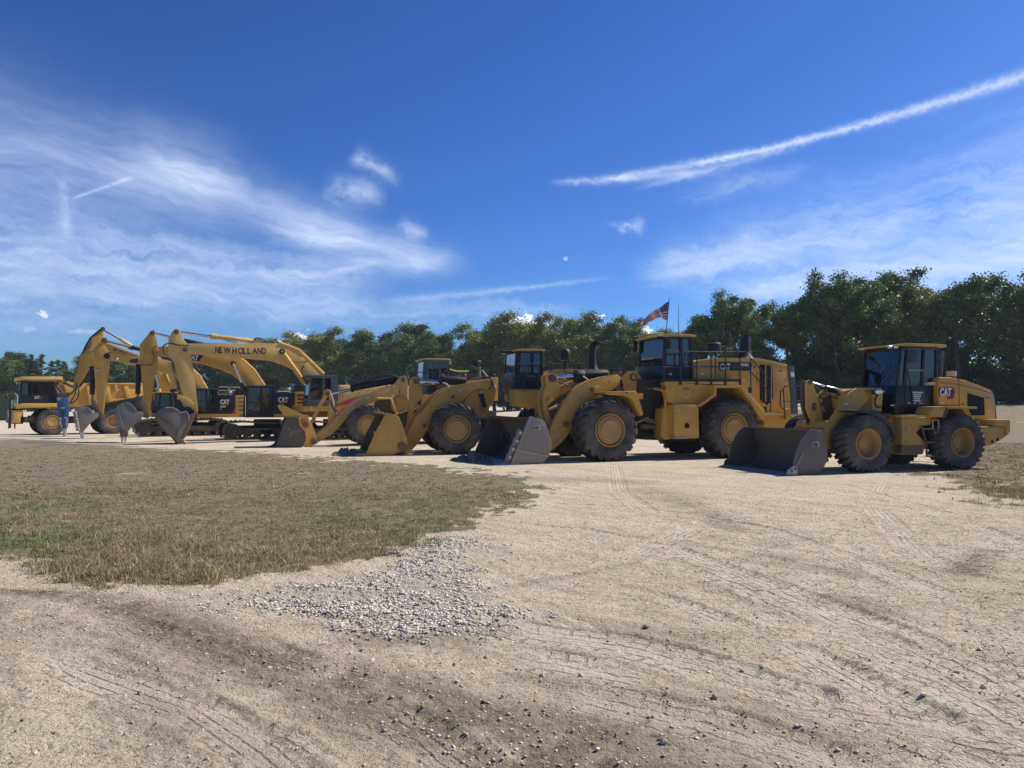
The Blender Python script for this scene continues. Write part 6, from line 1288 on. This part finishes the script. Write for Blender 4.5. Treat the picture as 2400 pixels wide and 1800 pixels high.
N = 300000; x = rng.uniform(-4.8, 0.8, N); y = rng.uniform(5.4, 10.5, N); g, gr, dk = masks(x, y)
k = rng.random(N) < gr**1.5*np.clip((fbm(x, y, 2.2, 4, 1)-.34)*3.6, .06, 1)*np.clip(1.1-.25*(x+1.5), .45, 1); x, y = x[k], y[k]; n = len(x)
c = (np.array([.68, .62, .53])*(.45+.75*rng.random((n, 1))))+np.array([.03, .015, -.01])*rng.random((n, 1)); r = .0035+.0105*rng.random(n)**2.8
V_, F_, C_ = stones(x, y, r, c); cloud('gravel', V_, F_, C_, stoneM, 'pale crushed gravel spilled along the edge of the grass', 'gravel')
N = 90000; y = 3.4+16*rng.random(N)**1.3; x = (rng.random(N)*2-1)*(y*.72+.5); g, gr, dk = masks(x, y)
k = rng.random(N) < (.10+.85*dk+.3*gr)*(1-g)*(.4+1.2*(fbm(x, y, 1.1, 3, 2) > .52)); x, y = x[k], y[k]; n = len(x)
c = np.array([.56, .46, .34])*(.5+.8*rng.random((n, 1))); r = .0025+.0095*rng.random(n)**5
V_, F_, C_ = stones(x, y, r, c); cloud('pebbles', V_, F_, C_, stoneM, 'small brown stones and clods scattered over the sandy track', 'pebbles')
# the larger single stones that can be picked out
PX = [(815, 1487), (870, 1497), (940, 1478), (955, 1490), (1065, 1556), (1140, 1540), (872, 1550), (1360, 1580), (1514, 1472), (1960, 1540), (2244, 1568), (2306, 1608), (1738, 1566), (485, 1786), (570, 1578), (630, 1566), (470, 1502), (478, 1520), (525, 1580), (2130, 1388), (1675, 1640), (1555, 1746), (2163, 1636), (1062, 1748), (330, 1620), (1270, 1580), (1700, 1520), (2295, 1518)]
sm = []
for k in range(4):
    P = IV*(1+(rng.random((12, 1))-.5)*.6)*np.array([1, .8, .62]); m_ = cloud(None, P, IF, np.tile(np.array([[.30, .255, .20]])*(.7+.2*k), (12, 1)), stoneM, None, None) if False else None
    me_ = bpy.data.meshes.new('stone'); me_.from_pydata(P.tolist(), [], IF.tolist()); bb = bmesh.new(); bb.from_mesh(me_); bmesh.ops.subdivide_edges(bb, edges=bb.edges, cuts=1, use_grid_fill=True, smooth=.2)
    for v_ in bb.verts: v_.co *= 1+random.uniform(-.08, .08)
    bb.to_mesh(me_); bb.free(); a = me_.color_attributes.new('tone', 'FLOAT_COLOR', 'POINT'); a.data.foreach_set('color', [x_ for _ in me_.vertices for x_ in (.52*(.65+.25*k), .44*(.65+.25*k), .34*(.65+.25*k), 1)]); me_.materials.append(stoneM); sm.append(me_)
for i, (px, py) in enumerate(PX):
    q = ground(px, py); o = bpy.data.objects.new('stone', sm[i % 4]); COL.objects.link(o); r = random.uniform(.013, .024)*(1 if py > 1450 else .8); o.location = (q.x, q.y, float(gz(q.x, q.y))+r*.3); o.scale = (r, r, r); o.rotation_euler = (random.uniform(-.3, .3), random.uniform(-.3, .3), random.uniform(0, 6))
    tag(o, 'loose fist-sized stone lying on the sandy track', 'stone', 'loose stones on the sandy track')
# spoil in front of the loader buckets
def heap(label, cpx, L, Wd, H, ang, col):
    q = ground(*cpx); n = 46; vs = []; fs = []
    for i in range(n):
        for j in range(n):
            a = (i/(n-1)-.5)*2; b_ = (j/(n-1)-.5)*2; x_ = a*L/2; y_ = b_*Wd/2; r_ = max(0, 1-math.hypot(a, b_)**1.5)
            wx = q.x+x_*math.cos(ang)-y_*math.sin(ang); wy = q.y+x_*math.sin(ang)+y_*math.cos(ang)
            hh_ = H*r_*float(np.clip(fbm(np.array(wx*1.0), np.array(wy*1.0), 7, 4)*3.2-1.1, 0, 1.3)) if r_ > 0 else -.03
            vs.append((wx, wy, float(terr(wx, wy))+hh_-.02))
    for i in range(n-1):
        for j in range(n-1): a = i*n+j; fs.append((a, a+n, a+n+1, a+1))
    o = MB().add(vs, fs).build('soil_heap', col, None, 0, 80); tag(o, label, 'soil heap'); return o
M['soil'] = plain('loose_dark_soil', (.24, .195, .15), .95, 0, .1)
heap('low heap of loose dark soil under the lip of the biggest grey bucket', (1110, 1080), 1.4, 3.0, .26, R(20), 'soil')
heap('low ridge of dark soil in front of the yellow bucket', (815, 1066), 1.3, 2.4, .26, R(18), 'soil')

# ================================================================== TREES
leafM = {}
for nm in ('leaf_dark', 'leaf_olive'): leafM[nm] = tonemat(nm, .5, .16, .3)
barkM, t, b = newmat('bark'); t.put(b.inputs['Base Color'], t.mix(t.noise(t.new('ShaderNodeTexCoord').outputs['Object'], 4, 5, .7), (.045, .038, .03), (.13, .115, .095))); b.inputs['Roughness'].default_value = .95
def tree_mesh(seed, H=13., spread=4.0, base=.28, nleaf=9000, size=.24, tone=(.05, .075, .028), blobs=34, pine=False, under=False):
    r = np.random.default_rng(seed); T = MB(); tips = []
    def limb(p, d, L, rad, lev):
        pts = [p]; n = 5; q = p.copy()
        for i in range(n):
            d = (d+Vector(r.normal(0, .13, 3))+Vector((0, 0, .05))).normalized(); q = q+d*L/n; pts.append(q.copy())
        T.tube(pts, [rad*(1-.75*i/n) for i in range(n+1)], 5, False)
        for s in ([2, 3, 4, 5] if lev == 0 else [2, 4, 5]): tips.append((pts[s]+Vector(r.normal(0, .12, 3)), lev))
        if lev < 2:
            for s in ((2, 3, 4) if lev == 0 else (3,)):
                a = r.random()*6.28; dd = (d*.6+Vector((math.cos(a), math.sin(a), .25))*.8).normalized(); limb(pts[s], dd, L*.5, rad*.45, lev+1)
    if pine:
        T.tube([(0, 0, -.5), (.1, 0, H*.5), (0, .1, H)], [.28, .17, .03], 7)
        for i in range(blobs):
            f = i/blobs; z = H*(.25+.73*f); L = spread*(1-f)**.75*(.7+.6*r.random()); a = r.random()*6.28
            p = Vector((0, 0, z)); e = Vector((math.cos(a)*L, math.sin(a)*L, z+L*.12)); T.tube([p, e], [.05, .015], 4, False)
            for s in (.45, .7, .95): tips.append((p.lerp(e, s), 1))
    else:
        if not under:
            lean = Vector(r.normal(0, .05, 3)); pts = [Vector((0, 0, -.6))]
            for i in range(1, 8): f = i/7; pts.append(Vector((lean.x*H*f+r.normal(0, .12), lean.y*H*f+r.normal(0, .12), H*.86*f)))
            T.tube(pts, [.24*(1-.85*i/7)+.03 for i in range(8)], 8, False)
            nb = 13
            for i in range(nb):
                f = base+(1-base)*((i+r.random()*.6)/nb); k = min(6, int(f*7)); p = pts[k].lerp(pts[k+1], f*7-k) if k < 7 else pts[-1]
                a = i*2.4+r.random(); up = .35+.9*f; L = spread*(1.05-.62*abs(f-.5)*1.3)*(.75+.5*r.random()); limb(p, Vector((math.cos(a), math.sin(a), up)).normalized(), L, .10*(1.2-f), 0)
            tips += [(pts[-1]+Vector((0, 0, H*.08)), 0), (pts[-1], 0)]
        else:
            for i in range(9):
                a = r.random()*6.28; limb(Vector((r.normal(0, .6), r.normal(0, .6), -.2)), Vector((math.cos(a)*.5, math.sin(a)*.5, 1)).normalized(), H*.8, .05, 1)
            for i in range(14): tips.append((Vector((r.normal(0, spread*.5), r.normal(0, spread*.4), H*(.15+.6*r.random()))), 0))
    tp = np.array([tuple(q[0]) for q in tips]); keep = np.arange(len(tp)) if pine else r.permutation(len(tp))[:int(len(tp)*.62)]; tp = tp[keep]
    rad = (.34 if pine else .56)*(.4+1.1*r.random(len(tp)))*(spread/4.0)**.5
    w_ = rad**2; idx = r.choice(len(tp), nleaf, p=w_/w_.sum()); d = r.normal(0, .56, (nleaf, 3))
    fl = np.array([1.15, 1.15, .4 if pine else .85]); C = tp[idx]+d*rad[idx][:, None]*fl
    nrm_ = r.normal(0, 1, (nleaf, 3))+np.array([0, 0, .7]); nrm_ /= np.linalg.norm(nrm_, axis=1)[:, None]; a = np.cross(nrm_, r.normal(0, 1, (nleaf, 3))); a /= np.linalg.norm(a, axis=1)[:, None]; b_ = np.cross(nrm_, a)
    s = size*(.5+.9*r.random(nleaf))[:, None]*.5
    bend = nrm_*s*.35
    V = np.stack([C-a*s, C-b_*s*.62+bend, C+a*s, C+b_*s*.62+bend], 1).reshape(-1, 3)
    Fq = (np.arange(nleaf)*4)[:, None]+np.arange(4)[None]
    tn = np.array(tone)*np.array([1.65, 1.7, .95]); blobt = (.6+.9*r.random(len(tp)))[idx][:, None]; col = tn*blobt*(.6+.8*r.random((nleaf, 1))); yel = (r.random((nleaf, 1)) < .06); col = np.where(yel, col*np.array([1.7, 1.5, .9]), col)
    me = bpy.data.meshes.new('crown'); me.vertices.add(len(V)); me.vertices.foreach_set('co', V.astype(np.float32).ravel()); me.loops.add(Fq.size); me.loops.foreach_set('vertex_index', Fq.astype(np.int32).ravel())
    me.polygons.add(len(Fq)); me.polygons.foreach_set('loop_start', np.arange(0, Fq.size, 4, dtype=np.int32)); me.update(calc_edges=True)
    at_ = me.color_attributes.new('tone', 'FLOAT_COLOR', 'POINT'); at_.data.foreach_set('color', np.concatenate([np.repeat(col, 4, 0), np.ones((nleaf*4, 1))], 1).astype(np.float32).ravel()); me.materials.append(leafM['leaf_dark'])
    tm = T.build('trunk', barkM, None, 0, 60); td = tm.data; bpy.data.objects.remove(tm); return me, td
VAR = [tree_mesh(11, 13, 4.2, .26, 26000, .27, (.055, .09, .04)), tree_mesh(12, 13, 3.8, .20, 26000, .27, (.06, .095, .042)), tree_mesh(13, 13, 4.6, .30, 26000, .27, (.055, .085, .042)), tree_mesh(14, 13, 3.6, .18, 26000, .27, (.068, .098, .038)),
       tree_mesh(15, 13, 4.3, .34, 26000, .27, (.055, .088, .045)), tree_mesh(16, 13, 4.0, .16, 26000, .27, (.08, .10, .04))]
LOW = [tree_mesh(21, 13, 4.6, .06, 30000, .28, (.07, .10, .045)), tree_mesh(22, 13, 4.3, .08, 30000, .28, (.06, .092, .042)), tree_mesh(23, 13, 4.9, .05, 30000, .28, (.11, .125, .04))]
PIN = [tree_mesh(31, 13, 2.6, .2, 9000, .22, (.04, .06, .03), 46, True), tree_mesh(32, 13, 3.0, .2, 9000, .22, (.045, .065, .032), 52, True)]
SHR = [tree_mesh(41, 3.4, 3.4, .2, 5200, .26, (.06, .078, .028), 20, under=True), tree_mesh(42, 3.0, 3.0, .2, 5000, .26, (.085, .08, .03), 20, under=True), tree_mesh(43, 4.2, 3.2, .2, 5600, .28, (.05, .066, .026), 20, under=True)]
def plant(kind, pair, x, y, H, label, cat, group, wscale=None, sink=0):
    e = bpy.data.objects.new(kind, None); COL.objects.link(e); e.location = (x, y, float(terr(x, y))-sink); e.rotation_euler = (0, 0, random.uniform(0, 6.28))
    s = H/13. if kind != 'shrub' else H; w2 = wscale or s; e.scale = (w2, w2, s)
    tag(e, label, cat, group)
    for nm, me in zip(('crown', 'trunk'), pair):
        o = bpy.data.objects.new(nm, me); COL.objects.link(o); o.parent = e
    return e
SKY = [(-900, 835), (-300, 832), (0, 834), (20, 830), (80, 838), (120, 832), (170, 842), (400, 840), (600, 815), (660, 806), (693, 800), (730, 798), (790, 792), (860, 796), (900, 796), (960, 787), (1018, 772), (1050, 784), (1076, 803), (1098, 788), (1141, 768), (1206, 765), (1260, 761), (1300, 770), (1315, 781), (1351, 760), (1405, 746), (1430, 764), (1449, 752), (1485, 772), (1520, 790), (1560, 786), (1580, 776), (1602, 758), (1647, 738), (1662, 722), (1723, 704), (1779, 703), (1827, 708), (1840, 722), (1877, 686), (1920, 686), (1969, 676), (2016, 668), (2060, 656), (2102, 640), (2143, 660), (2160, 682), (2206, 672), (2270, 678), (2295, 664), (2330, 672), (2365, 662), (2400, 664), (2800, 650), (3400, 660)]
def skyline(px): return float(np.interp(px, [a for a, _ in SKY], [b for _, b in SKY]))
def dist(px): return float(np.interp(px, [-900, 600, 1000, 1500, 1600, 2400, 3400], [175, 165, 145, 118, 86, 76, 74]))
def row(px0, px1, step, dd, drop, kinds, label, group, jit=.3):
    px = px0
    while px < px1:
        D = dist(px)+dd*(1+.1*random.uniform(-1, 1)); yt = skyline(px)+drop*random.uniform(.4, 1.6)+random.uniform(-1, 3)
        X_ = (px-1200)/F*D; Y_ = D; H = (EYE+(HOR-yt)/F*D-float(terr(X_, Y_)))/1.02
        pr = random.choice(kinds); wide = (H/13)*random.uniform(.9, 1.2)
        plant('pine_tree' if pr in PIN else 'broadleaf_tree', pr, X_, Y_, H, label, 'tree', group, wide); px += step*random.uniform(1-jit, 1+jit)
row(1560, 3000, 100, 0, 3, VAR, 'tall dark broadleaf tree at the front of the wood behind the two rightmost loaders', 'front trees of the right-hand wood')
row(1540, 3000, 110, 8, 12, VAR, 'dark broadleaf tree in the second rank of the wood behind the rightmost loaders', 'second rank of the right-hand wood')
row(640, 1560, 60, 0, 3, LOW+VAR[:2], 'rounded broadleaf tree in the far tree line behind the middle of the row', 'trees beyond the middle of the row')
row(620, 1600, 62, 12, 8, LOW, 'broadleaf tree half hidden in the second rank behind the middle of the row', 'second rank beyond the middle of the row')
row(-500, 640, 34, 0, 6, LOW+PIN+LOW, 'hazy distant tree behind the excavators and the dump truck', 'distant trees behind the excavators')
row(-500, 640, 60, 14, 2, PIN, 'distant pine with a ragged pointed top at the left end of the wood', 'distant pines at the left')
for px in (14, 72, 97, 260): 
    D = 170; X_ = (px-1200)/F*D; H = EYE+(HOR-827)/F*D-float(terr(X_, D)); plant('pine_tree', PIN[0], X_, D, H, 'pointed pine standing clear above the trees behind the dump truck', 'tree', 'pointed pines above the dump truck', .8)
def under(px0, px1, step, dd, hs):
    px = px0
    while px < px1:
        D = dist(px)+dd; X_ = (px-1200)/F*D; plant('shrub', random.choice(SHR), X_, D+random.uniform(-1, 1), random.uniform(*hs), 'leafy shrub filling the foot of the wood between the trunks', 'shrub', 'undergrowth shrubs at the foot of the wood'); px += step*random.uniform(.7, 1.3)
under(1560, 3000, 60, -2.0, (.6, 1.0)); under(1560, 3000, 60, 5, (1.0, 1.6)); under(1540, 3000, 75, 14, (1.6, 2.2)); under(600, 1560, 60, -2, (1.0, 1.5)); under(-500, 620, 48, -3, (1.1, 1.6))

# ------------------------------------------------------------------ air: thin haze over the whole lot
hz_ = MB().box((-420, -60, -3.2), (420, 420, 34)).build('haze', 'white', None, 0, 0); hz_.data.materials.clear()
hm = bpy.data.materials.new('haze_air'); hm.use_nodes = True; ht = NT(hm.node_tree); ht.n.remove(ht.n['Principled BSDF'])
pv = ht.new('ShaderNodeVolumePrincipled'); pv.inputs['Color'].default_value = (.80, .87, 1, 1); pv.inputs['Density'].default_value = HAZE; pv.inputs['Anisotropy'].default_value = .2
ht.l.new(pv.outputs[0], ht.n['Material Output'].inputs['Volume']); hz_.data.materials.append(hm); tag(hz_, 'thin pale haze in the air over the whole lot', 'haze', kind='stuff')
